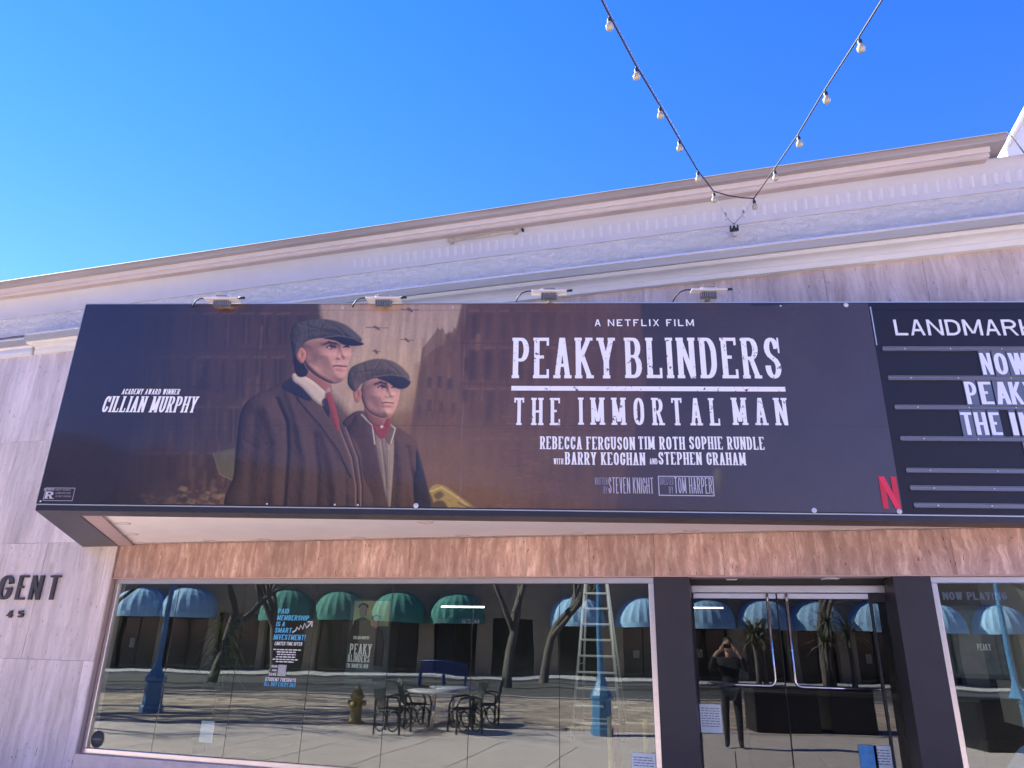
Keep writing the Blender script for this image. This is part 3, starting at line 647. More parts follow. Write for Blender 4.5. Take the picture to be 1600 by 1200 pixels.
def mask(pl, soft=.008):
    p = pts(pl); pad = soft*2
    iu = np.where((uL > p[:,0].min()-pad) & (uL < p[:,0].max()+pad))[0]; iv = np.where((vL > p[:,1].min()-pad) & (vL < p[:,1].max()+pad))[0]
    if not len(iu) or not len(iv): return None
    sl = (slice(iu[0], iu[-1]+1), slice(iv[0], iv[-1]+1)); x = U[sl]; y = V[sl]
    ins = np.zeros(x.shape, bool); dist = np.full(x.shape, 1e9)
    for i in range(len(p)):
        x0, y0 = p[i-1]; x1, y1 = p[i]
        c = ((y0 > y) != (y1 > y)); den = (y1-y0) if abs(y1-y0) > 1e-12 else 1e-12
        ins ^= c & (x < (x1-x0)*(y-y0)/den + x0)
        dx, dy = x1-x0, y1-y0; t = np.clip(((x-x0)*dx+(y-y0)*dy)/(dx*dx+dy*dy+1e-12), 0, 1)
        dist = np.minimum(dist, np.hypot(x-x0-t*dx, y-y0-t*dy))
    sdn = np.where(ins, dist, -dist); return sl, np.clip(sdn/soft*.5+.5, 0, 1)
def paint(pl, col, soft=.008, alpha=1., smooth=True, noise=0):
    r = mask(smoothpoly(pl) if smooth else pl, soft)
    if r is None: return
    sl, a = r; a = (a*alpha)[..., None]; c = np.ones(a.shape[:2]+(3,))*s2l(col)
    if noise: c = c*(1+noise*(fbm(U[sl]*40, V[sl]*40, 77, 3)-.5))[..., None]
    C_[sl] = C_[sl]*(1-a) + c*a
def soft_spot(px, py, ru, rv, col, alpha):
    u, v = onM(px, py); d2 = ((U-u)/ru)**2 + ((V-v)/rv)**2; a = (alpha*np.exp(-d2))[..., None]; C_[:] = C_*(1-a) + s2l(col)*a
def line(pl, w, col, alpha=1, soft=.004):
    p = pts(pl)
    for i in range(len(p)-1):
        x0, y0 = p[i]; x1, y1 = p[i+1]
        iu = np.where((uL > min(x0,x1)-w*2-.02) & (uL < max(x0,x1)+w*2+.02))[0]; iv = np.where((vL > min(y0,y1)-w*2-.02) & (vL < max(y0,y1)+w*2+.02))[0]
        if not len(iu) or not len(iv): continue
        sl = (slice(iu[0], iu[-1]+1), slice(iv[0], iv[-1]+1)); x = U[sl]; y = V[sl]; dx, dy = x1-x0, y1-y0
        t = np.clip(((x-x0)*dx+(y-y0)*dy)/(dx*dx+dy*dy+1e-12), 0, 1); d = np.hypot(x-x0-t*dx, y-y0-t*dy)
        a = (np.clip((w/2-d)/soft+.5, 0, 1)*alpha)[..., None]; C_[sl] = C_[sl]*(1-a) + s2l(col)*a
# --- base tones
C_[:] = s2l((46, 38, 42))
nz = fbm(U*3+5, V*3, 21, 5)
streak = fbm(U*22, V*2.2+U*.6, 31, 4)
grain = fbm(U*60, V*60, 5, 2)
def wgt(x, a, b_): t = np.clip((x-a)/(b_-a), 0, 1); return t*t*(3-2*t)
mid = np.exp(-((U-5.0)/1.6)**2) * wgt(5.6-V, .2, 1.2)
C_ = C_*(1-mid[..., None]*.55) + s2l((112, 76, 50))*mid[..., None]*.55
# dusty sky wedge
paint([(500, 474), (735, 474), (715, 520), (706, 560), (650, 570), (640, 640), (560, 660), (505, 600)], (150, 132, 118), .05, 1, False)
soft_spot(610, 600, .55, .42, (168, 145, 108), .75); soft_spot(660, 650, .5, .35, (120, 92, 60), .6)
soft_spot(600, 480, .8, .12, (138, 118, 112), .5)
# houses either side of the lane: facades with tall windows
paint([(225, 474), (498, 474), (500, 490), (497, 560), (505, 640), (520, 800), (180, 800), (215, 640)], (70, 54, 46), .03, .85, False)
paint([(722, 474), (1000, 474), (1010, 600), (960, 800), (640, 800), (636, 700), (650, 620), (655, 585), (663, 560), (675, 548), (692, 540), (697, 525), (703, 518), (706, 528), (712, 520), (716, 500)], (84, 62, 50), .015, .9, False)
paint([(660, 545), (680, 520), (684, 512), (688, 516), (692, 512), (696, 522), (706, 520), (710, 512), (716, 518), (720, 512), (720, 640), (648, 640), (654, 590)], (96, 74, 58), .008, .8, False)
rp = random.Random(5)
for i, x in enumerate(range(236, 500, 29)):
    for j, y in enumerate((494, 562, 640, 712)):
        h = (46, 52, 52, 44)[j] + rp.uniform(-6, 6); o = (y-474)*-.12 + rp.uniform(-2, 2); w_ = 12 + rp.uniform(-2, 2)
        paint([(x+o, y), (x+w_+o, y+1), (x+w_-1+o, y+h), (x-2+o, y+h)], (38, 31, 32), .03, rp.uniform(.25, .6), False)
        line([(x+6+o, y), (x+5+o, y+h)], .012, (104, 84, 70), rp.uniform(.1, .5), .02)
        line([(x-3+o, y-3), (x+16+o, y-4)], .025, (112, 90, 74), rp.uniform(.1, .4), .02)
for x in range(735, 1000, 24):
    for y, h in ((490, 40), (548, 46), (612, 50), (690, 60)):
        f_ = max(.1, 1-(x-735)/300); o = rp.uniform(-2, 2); paint([(x+o, y), (x+11+o, y), (x+9+o, y+h), (x-2+o, y+h)], (44, 35, 34), .03, rp.uniform(.25, .6)*f_, False)
        line([(x-2, y-4), (x+13, y-4)], .02, (134, 104, 78), rp.uniform(.1, .4)*f_, .02)
for k in range(150):     # broken masonry, streaks of soot and light stone
    x = rp.choice([rp.uniform(215, 495), rp.uniform(655, 900)]); y = rp.uniform(500, 760); f_ = min(1, max(.1, 1-(x-740)/200)); l_ = rp.uniform(8, 46)
    line([(x, y), (x-l_*.06, y+l_)], rp.uniform(.01, .05), rp.choice([(120, 94, 70), (40, 33, 34), (92, 72, 58), (58, 47, 42)]), rp.uniform(.12, .45)*f_, .03)
for x, y, h in ((668, 590, 16), (684, 588, 18), (700, 592, 16), (668, 625, 18), (686, 628, 18), (706, 630, 18), (724, 560, 20), (724, 610, 20)):
    paint([(x, y), (x+7, y), (x+6, y+h), (x-1, y+h)], (50, 38, 34), .014, .6, False)
for y in (545, 600, 672): line([(225, y+6), (498, y)], .03, (60, 46, 42), .5)
for y in (536, 600, 668): line([(720, y), (1000, y+6)], .03, (66, 50, 46), .4)
C_ *= (1 + .5*(streak-.5)*np.exp(-((U-4.4)/3.6)**2))[..., None]
# planes
for x, y, w in ((641, 485, 14), (589, 513, 17), (636, 532, 10), (588, 550, 6)):
    line([(x-w, y-1), (x+w, y)], .012, (84, 66, 60), .8); line([(x-w*.2, y-2), (x+w*.2, y+2)], .03, (70, 56, 52), .8)
# glow and smoke at lower right, wreck, rubble
soft_spot(735, 745, .75, .42, (124, 92, 58), .5); soft_spot(690, 720, .5, .5, (110, 84, 56), .5)
soft_spot(780, 700, .9, .6, (94, 72, 50), .45)
paint([(664, 800), (672, 764), (690, 758), (712, 772), (742, 800)], (140, 120, 66), .01); paint([(676, 798), (680, 784), (694, 784), (700, 800)], (64, 52, 36), .01, .9); paint([(678, 774), (688, 768), (694, 774), (684, 781)], (70, 58, 38), .01, .8)
line([(668, 770), (690, 762), (716, 778), (742, 801)], .02, (176, 158, 100), .7); line([(716, 786), (748, 800)], .02, (90, 70, 46), .8)
paint([(334, 708), (368, 700), (366, 752), (344, 740)], (84, 82, 62), .012, .85, False); line([(334, 709), (344, 741), (366, 752)], .012, (120, 112, 84), .6)
for k in range(210):
    x = random.uniform(225, 372); y = 800 - abs(random.gauss(0, 1))*16 - max(0, 14-abs(x-300)*.25); r = random.uniform(2.5, 8)
    c = random.choice([(104, 84, 66), (78, 62, 54), (56, 46, 44), (128, 108, 82), (62, 52, 50)])
    paint([(x-r, y), (x-r*.3, y-r*.7), (x+r, y-r*.3), (x+r*.6, y+r*.5)], c, .01, .75, False)
for k in range(60):
    x = random.uniform(120, 230); y = 800 - abs(random.gauss(0, 1))*6; r = random.uniform(2, 7)
    paint([(x-r, y), (x, y-r*.5), (x+r, y), (x, y+r*.4)], (64, 54, 54), .01, .6, False)
for k in range(50):
    x = random.uniform(670, 800); y = 802 - abs(random.gauss(0, 1))*6; r = random.uniform(2, 6)
    paint([(x-r, y), (x, y-r*.6), (x+r, y), (x, y+r*.4)], random.choice([(110, 84, 56), (60, 46, 38)]), .01, .7, False)
# darker to the far right and far left; print falls off to plain grey brown
fr = wgt(U, 6.0, 8.2)[..., None]; C_ = C_*(1-fr*.93) + s2l((64, 54, 55))*fr*.93
fl_ = (1-wgt(U, .6, 2.6))[..., None]; C_ = C_*(1-fl_*.9) + s2l((38, 35, 48))*fl_*.9
# brick lane texture under the titles, faint
for k in range(160):
    x = random.uniform(780, 980); y = random.uniform(640, 790); f_ = max(.08, 1-(x-780)/220)
    line([(x, y), (x+random.uniform(4, 14), y+random.uniform(-1, 1))], .01, random.choice([(50, 36, 34), (134, 96, 66)]), .35*f_)
# --- two plain figures in caps and overcoats, modelled like a relief so that the painted light reads round
PXM = .00765
LDIR = np.array([.62, .42, .66]); LDIR /= np.linalg.norm(LDIR)
def relief(pl, col, R=.2, feats=(), ridges=(), amb=.25, gain=.95, soft=.008, weave=.0, smooth=True, spec=0, light=None, soften=.5):
    P = smoothpoly(pl) if smooth else pl
    p = pts(P); m_ = mask(P, soft)
    if m_ is None: return
    sl, a = m_; x, y = U[sl], V[sl]; dist = np.full(x.shape, 1e9)
    for i in range(len(p)):
        x0, y0 = p[i-1]; dx, dy = p[i]-p[i-1]; t = np.clip(((x-x0)*dx+(y-y0)*dy)/(dx*dx+dy*dy+1e-12), 0, 1); dist = np.minimum(dist, np.hypot(x-x0-t*dx, y-y0-t*dy))
    q_ = np.clip(dist/R, 0, 1); h = R*.75*np.sqrt(np.maximum(1-(1-q_)**2, 0))
    for (fx, fy, ru, rv, am) in feats:
        u, v = onM(fx, fy); h = h + am*np.exp(-((x-u)/(ru*PXM))**2 - ((y-v)/(rv*PXM))**2)
    for (pl2, w_, am) in ridges:
        pp = pts(pl2); dd = np.full(x.shape, 1e9)
        for i in range(len(pp)-1):
            x0, y0 = pp[i]; dx, dy = pp[i+1]-pp[i]; t = np.clip(((x-x0)*dx+(y-y0)*dy)/(dx*dx+dy*dy+1e-12), 0, 1); dd = np.minimum(dd, np.hypot(x-x0-t*dx, y-y0-t*dy))
        h = h + am*np.exp(-(dd/(w_*PXM))**2)
    if weave: h = h + weave*(fbm(x*26, y*18, 61, 4)-.5)
    hx = np.gradient(h, x[:, 0], axis=0); hy = np.gradient(h, y[0, :], axis=1)
    nn_ = np.sqrt(hx*hx+hy*hy+1); Ld = LDIR if light is None else np.array(light)/np.linalg.norm(light)
    hx = hx*soften; hy = hy*soften; nn_ = np.sqrt(hx*hx+hy*hy+1); sh = np.clip((-hx*Ld[0] - hy*Ld[1] + Ld[2])/nn_*.85 + .12, 0, 1)
    c = s2l(col)*(amb + gain*sh**1.15)[..., None]
    if spec: c = c + spec*(sh**14)[..., None]
    C_[sl] = C_[sl]*(1-a[..., None]) + c*a[..., None]
def figure_big():
    body = [(365, 802), (366, 740), (371, 680), (378, 640), (398, 618), (425, 606), (450, 592), (470, 590), (500, 612), (520, 640), (540, 668), (562, 700), (568, 740), (570, 802)]
    relief(body, (84, 66, 58), .42, feats=[(405, 632, 20, 16, .06), (470, 650, 26, 40, .05), (530, 760, 14, 50, .03)],
           ridges=[([(432, 625), (447, 660), (449, 700), (442, 802)], 4, -.075), ([(418, 640), (432, 690), (430, 760), (426, 802)], 9, .075), ([(470, 668), (478, 720), (474, 802)], 7, .055), ([(490, 680), (497, 740), (493, 802)], 5, -.045),
                   ([(505, 672), (520, 730), (526, 802)], 7, .06), ([(400, 650), (392, 720), (388, 802)], 8, -.05), ([(536, 700), (541, 760), (540, 802)], 3, -.03), ([(448, 612), (462, 650), (470, 700)], 5, .03), ([(384, 690), (400, 700), (424, 694)], 4, -.02)],
           amb=.12, gain=.80, weave=.022)
    relief([(452, 601), (474, 592), (505, 640), (540, 690), (552, 740), (548, 745), (520, 700), (488, 656), (462, 622)], (92, 73, 63), .045, amb=.2, gain=.75, soft=.006, weave=.015)
    line([(461, 602), (466, 626), (500, 664), (530, 706), (548, 747)], .014, (18, 14, 14), .9, .008)
    relief([(440, 604), (462, 590), (482, 608), (486, 627), (462, 618)], (44, 40, 46), .05, amb=.2, gain=.9, weave=.008)
    for off in (0, 10): line([(530+off, 668), (549+off*.9, 716), (556+off*.8, 760), (556+off*.8, 802)], .016, (124, 98, 82), .7, .01); line([(533+off, 668), (552+off*.9, 716), (559+off*.8, 760), (559+off*.8, 802)], .014, (24, 18, 18), .7, .01)
    relief([(462, 568), (500, 580), (518, 600), (510, 626), (478, 606), (460, 592)], (170, 116, 98), .16, amb=.12, gain=.62)
    relief([(460, 584), (484, 592), (508, 612), (514, 623), (508, 635), (492, 626), (472, 605), (459, 595)], (196, 182, 166), .05, amb=.25, gain=.75, soft=.006)
    relief([(508, 613), (516, 606), (515, 622), (513, 641), (508, 633)], (160, 146, 136), .03, amb=.3, gain=.7, soft=.005)
    relief([(509, 619), (517, 614), (524, 634), (531, 664), (526, 673), (516, 646)], (140, 68, 62), .04, amb=.2, gain=.9, soft=.005, weave=.01)
    paint([(503, 629), (510, 623), (515, 641), (513, 652)], (26, 22, 24), .006, .9)
    # hair at the nape, ear, head
    relief([(459, 540), (461, 580), (470, 590), (482, 582), (480, 545)], (42, 36, 40), .08, amb=.3, gain=.7)
    head = [(470, 536), (473, 560), (482, 578), (500, 592), (518, 600), (532, 598), (541, 588), (544, 572), (549, 558), (550, 544), (546, 526), (520, 520), (490, 524)]
    relief(head, (204, 158, 142), .34,
           feats=[(518, 543, 7.5, 4.2, -.060), (541, 543, 4.5, 3.6, -.045), (518, 543.5, 3.6, 2.2, .020), (541.5, 543.5, 2.6, 2.0, .014), (538, 557, 4.2, 3.4, .045), (530, 559, 3, 2.4, .026), (507, 555, 10, 6, .040), (504, 573, 12, 10, -.050), (546, 556, 4, 5, .018),
                  (531, 570.5, 8, 1.9, .022), (531, 576, 7, 2.4, .030), (531, 582, 8, 2.2, -.022), (532, 590, 8, 5, .040), (486, 562, 8, 12, -.03), (524, 565, 4, 4, -.014), (527, 550, 2.6, 7, -.016)],
           ridges=[([(531, 536), (535, 548), (538, 556)], 3.0, .026), ([(505, 537.5), (515, 534.5), (526, 536)], 2.8, .035), ([(534, 536.5), (542, 535), (548, 537)], 2.4, .028), ([(520, 573), (530, 572.4), (542, 573.4)], .9, -.022), ([(484, 572), (500, 587), (520, 597)], 4, .02)],
           amb=.06, gain=.86, weave=.004, soften=.52)
    paint([(474, 536), (500, 530), (530, 532), (550, 537), (549, 546), (520, 546), (482, 550)], (66, 42, 40), .06, .55)
    relief([(464, 548), (470, 543), (478, 549), (478, 560), (472, 568), (465, 560)], (192, 134, 112), .04, feats=[(471, 555, 2.4, 4, -.03)], amb=.15, gain=.75, soft=.006)
    line([(507, 538.4), (515, 535.2), (526, 537.4)], .030, (38, 26, 26), .85, .014); line([(535, 537), (541, 536), (547, 538)], .020, (50, 36, 36), .7, .012)
    line([(511, 543.2), (517, 540.6), (524.5, 543)], .020, (20, 14, 18), 1, .008); line([(537.5, 543), (542, 541.2), (546, 543)], .018, (20, 14, 18), 1, .008)
    soft_spot(514.6, 543.4, .011, .008, (205, 196, 192), .8); soft_spot(518.6, 543.4, .017, .013, (34, 38, 48), 1); line([(512, 545.4), (518, 546.2), (523, 545)], .010, (110, 70, 64), .7, .01); soft_spot(542, 543.4, .010, .009, (48, 50, 60), .85)
    line([(520, 573.6), (526, 572), (531, 572.8), (542, 573.4)], .016, (78, 32, 34), .85, .008); soft_spot(531, 576, .045, .014, (190, 110, 100), .45); line([(526, 561), (531, 562.5)], .012, (70, 38, 36), .8, .01); soft_spot(538, 561.5, .012, .006, (80, 44, 42), .7)
    for k in range(2): soft_spot(520+k*10, 588-k*3, .08, .05, (140, 104, 96), .25)
    # cap with panels and peak; the peak shades the brow in the print
    relief([(454, 520), (462, 506), (480, 501), (500, 499), (520, 501), (540, 508), (556, 520), (566, 532), (552, 536), (530, 530), (500, 529), (480, 534), (470, 544), (462, 556), (456, 544)], (88, 82, 78), .20,
           ridges=[([(470, 508), (500, 515), (508, 500)], 1.6, -.022), ([(508, 502), (530, 514), (546, 530)], 1.6, -.02), ([(460, 530), (480, 520), (506, 518), (530, 522)], 4, -.02), ([(480, 505), (482, 530)], 1.4, -.014)], amb=.10, gain=.75, weave=.03)
    relief([(505, 529), (530, 525), (552, 529), (569, 537.5), (560, 541), (540, 540), (524, 533)], (44, 42, 46), .05, amb=.22, gain=.8, soft=.006); line([(505, 528), (530, 525), (552, 529), (568, 537)], .010, (112, 104, 100), .6, .008)
def figure_small():
    relief([(534, 666), (545, 650), (562, 642), (582, 648), (604, 662), (628, 672), (648, 690), (656, 712), (664, 750), (672, 802), (556, 802), (556, 740), (545, 695)], (92, 70, 54), .30,
           ridges=[([(636, 700), (644, 740), (650, 802)], 4, -.05), ([(622, 690), (628, 740), (626, 802)], 7, .05), ([(566, 700), (574, 750), (578, 802)], 5, -.04), ([(640, 720), (654, 750), (662, 802)], 5, .03)], amb=.12, gain=.8, weave=.026)
    relief([(651, 702), (658, 722), (668, 760), (674, 802), (652, 802), (646, 760), (650, 730)], (50, 44, 44), .08, amb=.15, gain=.9, weave=.04)
    relief([(580, 664), (612, 668), (616, 700), (613, 760), (608, 802), (598, 780), (588, 706)], (150, 134, 116), .08, ridges=[([(596, 690), (602, 740), (606, 800)], 1.6, -.02), ([(606, 690), (608, 760)], 3, .02)], amb=.15, gain=.8, weave=.012)
    for k in range(6): line([(592+k*3.4, 704), (602+k*1.4, 798)], .006, (84, 72, 62), .5)
    relief([(556, 650), (572, 660), (584, 692), (600, 760), (606, 802), (572, 802), (556, 740), (540, 690)], (82, 60, 46), .12, amb=.12, gain=.8, weave=.02)
    relief([(564, 647), (584, 660), (587, 694), (576, 680)], (84, 72, 64), .03, amb=.3, gain=.8); line([(565, 648), (582, 665), (586, 694)], .012, (196, 180, 164), .8, .008)
    relief([(604, 658), (619, 668), (612, 695), (601, 684)], (104, 88, 76), .03, amb=.3, gain=.8); line([(604, 659), (618, 670), (611, 694)], .012, (196, 180, 164), .8, .008)
    relief([(572, 628), (612, 634), (608, 662), (596, 670), (574, 656)], (180, 124, 102), .14, amb=.10, gain=.66)
    relief([(582, 662), (596, 668), (608, 650), (610, 668), (599, 686), (589, 680)], (136, 62, 58), .03, amb=.2, gain=.9, weave=.02); soft_spot(597, 667, .014, .014, (225, 214, 200), .9)
    head = [(564, 608), (567, 630), (577, 645), (594, 653), (608, 653), (618, 642), (624, 624), (625, 606), (618, 594), (598, 590), (574, 594)]
    relief(head, (208, 160, 144), .28,
           feats=[(597, 606, 6.5, 3.6, -.050), (616, 606, 4.2, 3.2, -.038), (597, 606.5, 3.2, 1.9, .016), (616.5, 606.5, 2.4, 1.7, .012), (612, 618, 4, 3, .040), (605, 619.5, 2.6, 2, .022), (586, 618, 9, 6, .035), (584, 633, 9, 8, -.035), (606, 628.5, 7, 1.7, .018), (606, 633, 6.5, 2.2, .026), (606, 638, 7, 2, -.018), (606, 646, 7, 4, .035), (603, 611, 2.4, 5, -.014)],
           ridges=[([(606, 600), (609, 610), (612, 617)], 2.6, .024), ([(587, 600.5), (596, 598.5), (604, 600)], 2.3, .026), ([(611, 600), (620, 600)], 2, .02), ([(597, 630.6), (606, 629.8), (614, 630.6)], .8, -.018)], amb=.06, gain=.86, weave=.004, soften=.52)
    paint([(570, 600), (590, 592), (610, 594), (626, 600), (624, 608), (600, 607), (572, 612)], (66, 42, 40), .06, .5)
    relief([(552, 610), (558, 605), (565, 612), (564, 624), (558, 630), (553, 622)], (186, 130, 108), .035, feats=[(559, 616, 2.2, 4, -.025)], amb=.15, gain=.7, soft=.006)
    line([(587, 600.4), (595, 597.6), (604, 600)], .027, (40, 28, 26), .85, .012); line([(612, 600), (620, 600.5)], .018, (54, 38, 36), .65, .012)
    line([(591, 605.8), (597, 603.2), (603, 605.8)], .018, (20, 14, 18), 1, .008); line([(612.5, 606), (617, 604.2), (621, 606)], .016, (20, 14, 18), 1, .008)
    soft_spot(594.4, 606, .010, .007, (205, 196, 192), .8); soft_spot(597.6, 606.2, .015, .012, (34, 34, 40), 1); soft_spot(616.8, 606, .009, .008, (46, 44, 50), .85)
    line([(597, 630.8), (603, 629), (607, 629.8), (615, 630.6)], .015, (80, 34, 34), .85, .008); soft_spot(606, 633, .04, .013, (196, 114, 102), .5); soft_spot(606, 621.4, .012, .006, (80, 44, 42), .75); soft_spot(613, 621, .010, .006, (80, 44, 42), .6)
    relief([(543, 596), (548, 576), (568, 566), (592, 561), (616, 566), (634, 580), (640, 592), (624, 598), (606, 592), (584, 592), (566, 600), (556, 612), (548, 608)], (104, 92, 80), .19,
           ridges=[([(552, 584), (584, 580), (596, 562)], 1.6, -.02), ([(598, 564), (616, 576), (628, 592)], 1.6, -.018), ([(556, 600), (580, 588), (606, 586)], 4, -.016), ([(568, 568), (572, 594)], 1.3, -.012)], amb=.10, gain=.75, weave=.03)
    relief([(590, 591), (612, 587), (634, 591), (642, 597), (636, 606), (622, 608), (606, 598)], (52, 48, 50), .05, amb=.22, gain=.8, soft=.006); line([(584, 589), (612, 586), (632, 589), (641, 596)], .010, (116, 106, 100), .6, .008)
figure_small(); figure_big()
# seams of the underlying sheets, rust under the lamp plates, grain
line([(55, 664), (1385, 667)], .006, (30, 26, 30), .5); line([(727, 476), (719, 806)], .008, (112, 96, 92), .5)
line([(130, 486), (1355, 484)], .008, (30, 30, 40), .4)
for px in (352, 600, 858, 1106):
    soft_spot(px, 482, .16, .05, (120, 58, 44), .3 if px < 700 else .05)
C_ *= (1 + .22*(grain-.5) + .3*(nz-.5))[..., None]
C_ *= np.array([1.40, 1.24, .94])*(1 - .12*wgt(U, 6.2, 7.6))[..., None]
C_ = np.clip(C_, 0.004, .9)
nu, nv = U.shape
me = bpy.data.meshes.new('banner_print')
co = np.stack([U, np.full(U.shape, -BO), V - ZB], -1).reshape(-1, 3)
# slight waviness of the vinyl
co[:, 1] -= ((fbm(U*1.1, V*.9, 90, 2)-.5)*.008).reshape(-1)
idx = np.arange(nu*nv).reshape(nu, nv)
fq = np.stack([idx[:-1, :-1], idx[1:, :-1], idx[1:, 1:], idx[:-1, 1:]], -1).reshape(-1, 4)
me.vertices.add(len(co)); me.vertices.foreach_set('co', co.ravel())
me.loops.add(fq.size); me.loops.foreach_set('vertex_index', fq.ravel())
me.polygons.add(len(fq)); me.polygons.foreach_set('loop_start', np.arange(len(fq))*4)
try: me.polygons.foreach_set('loop_total', np.full(len(fq), 4))
except Exception: pass
me.polygons.foreach_set('use_smooth', np.ones(len(fq), bool)); me.update(calc_edges=True)
ca = me.color_attributes.new('art', 'FLOAT_COLOR', 'POINT')
ca.data.foreach_set('color', np.concatenate([C_.reshape(-1, 3), np.ones((nu*nv, 1))], 1).astype(np.float32).ravel())
VM = bpy.data.materials.new('printed_vinyl'); VM.use_nodes = True; N = VM.node_tree; pb = N.nodes['Principled BSDF']
at_ = N.nodes.new('ShaderNodeAttribute'); at_.attribute_name = 'art'; N.links.new(at_.outputs['Color'], pb.inputs['Base Color'])
pb.inputs['Roughness'].default_value = .30; pb.inputs['Specular IOR Level'].default_value = .5; pb.inputs['Coat Weight'].default_value = .45; pb.inputs['Coat Roughness'].default_value = .05
tcn = N.nodes.new('ShaderNodeTexCoord'); nn = N.nodes.new('ShaderNodeTexNoise'); nn.inputs['Scale'].default_value = 1.3; nn.inputs['Detail'].default_value = 3
bb = N.nodes.new('ShaderNodeBump'); bb.inputs['Strength'].default_value = .15; bb.inputs['Distance'].default_value = .03
N.links.new(tcn.outputs['Object'], nn.inputs['Vector']); N.links.new(nn.outputs[0], bb.inputs['Height']); N.links.new(bb.outputs[0], pb.inputs['Normal'])
me.materials.append(VM); o = bpy.data.objects.new('banner_print', me); COL.objects.link(o); o.parent = BN
# sheet behind the print and its hem
MB().box((.008, -.009, .083), (SBE+.003, -.001, H-.006)).build('backing_sheet', BLACKM, BN)
# lettering
def inkmat(name, col, wear=0, wc=(.05, .045, .05)):
    M = mat(name, col, .45)
    if wear:
        N = M.node_tree; b = N.nodes['Principled BSDF']; tc = N.nodes.new('ShaderNodeTexCoord'); n = N.nodes.new('ShaderNodeTexNoise'); n.inputs['Scale'].default_value = 13; n.inputs['Detail'].default_value = 6; n.inputs['Roughness'].default_value = .75; n.inputs['Distortion'].default_value = .6
        r = N.nodes.new('ShaderNodeMapRange'); r.inputs[1].default_value = .60; r.inputs[2].default_value = .63; mx = N.nodes.new('ShaderNodeMix'); mx.data_type = 'RGBA'
        N.links.new(tc.outputs['Object'], n.inputs['Vector']); N.links.new(n.outputs[0], r.inputs[0]); N.links.new(r.outputs[0], mx.inputs[0]); mx.inputs[6].default_value = (*col, 1); mx.inputs[7].default_value = (*wc, 1); N.links.new(mx.outputs[2], b.inputs['Base Color'])
    return M
INK = inkmat('white_ink', (.90, .86, .80)); INKW = inkmat('worn_white_ink', (.90, .86, .80), 1); INKG = inkmat('grey_ink', (.27, .25, .28)); INKL = inkmat('pale_grey_ink', (.52, .49, .52))
PB = PF(BO + .006)
def bt(s, x0, x1, y0, y1, m=INK, **k):
    xm_ = (x0+x1)/2; u0 = onM(x0, y1)[0]; u1 = onM(x1, y1)[0]; v1 = onM(xm_, y0)[1]; v0 = onM(xm_, y1)[1]
    return text(s, u0, u1, v0, v1, PB, **k).build('lettering', m, BN)
SER = dict(T=.155, h=.08, serif=.028, wbase=.31, gap=.15, space=.2)
bt('PEAKY', 801, 961, 528.7, 592, INKW, **SER); bt('BLINDERS', 978, 1222, 528.7, 592, INKW, **SER)
SER2 = dict(T=.155, h=.085, serif=.045, wbase=.29, gap=.36, space=.4)
bt('THE', 803, 875, 622.5, 665, INKW, **SER2); bt('IMMORTAL', 905, 1125, 622.5, 665, INKW, **SER2); bt('MAN', 1146, 1231, 622.5, 665, INKW, **SER2)
u0, v0 = onM(799, 611); u1, v1 = onM(1226, 605.3); MB().add([PB(a, b_, 0) for a, b_ in ((u0, v0), (u1, v0), (u1, v1), (u0, v1))], [(0,1,2,3)]).build('title_rule', INKW, BN)
bt('A NETFLIX FILM', 929, 1084, 500, 510.6, INK, T=.17, h=.16, wbase=.62, gap=.32, space=.6)
SM = dict(T=.15, h=.08, serif=.03, wbase=.25, gap=.11, space=.28)
bt('REBECCA FERGUSON', 844, 992, 683, 703, INK, **SM); bt('TIM ROTH', 997.5, 1070, 683, 703, INK, **SM); bt('SOPHIE RUNDLE', 1077, 1194, 683, 703, INK, **SM)
bt('BARRY KEOGHAN', 883, 1008, 707.5, 727, INK, **SM); bt('STEPHEN GRAHAM', 1029, 1165, 707.5, 727, INK, **SM)
bt('WITH', 865, 880, 717, 726, INK, **SM); bt('AND', 1015, 1027, 717, 726, INK, **SM)
NAR = dict(T=.07, h=.06, wbase=.17, gap=.07, space=.16)
bt('STEVEN KNIGHT', 951, 1021, 746.6, 771.6, INKL, **NAR); bt('TOM HARPER', 1054, 1113, 746.6, 771.6, INKL, **NAR)
NR2 = dict(T=.12, h=.09, wbase=.26, gap=.09, space=.2)
bt('WRITTEN', 929, 949, 746.6, 758, INKG, **NR2); bt('BY', 943, 949, 760.5, 771.6, INKG, **NR2); bt('DIRECTED', 1031, 1052, 746.6, 758, INKG, **NR2); bt('BY', 1045, 1052, 760.5, 771.6, INKG, **NR2)
def boxline(x0, x1, y0, y1, w, m, name='box_outline'):
    u0 = onM(x0, y1)[0]; u1 = onM(x1, y1)[0]; v1 = onM(x0, y0)[1]; v0 = onM(x0, y1)[1]; b = MB()
    for a, c, d, e in ((u0, u1, v0, v0+w), (u0, u1, v1-w, v1), (u0, u0+w, v0+w, v1-w), (u1-w, u1, v0+w, v1-w)):
        b.add([PB(p, q_, 0) for p, q_ in ((a, d), (c, d), (c, e), (a, e))], [(0,1,2,3)])
    return b.build(name, m, BN)
boxline(1029, 1116, 744, 775, .010, INKL)
IT = dict(T=.15, h=.08, serif=.03, wbase=.25, gap=.10, space=.28, shear=.13)
bt('CILLIAN MURPHY', 159, 305, 620, 645, INK, **IT); bt('ACADEMY AWARD WINNER', 191, 281, 608.5, 617, INK, **IT)
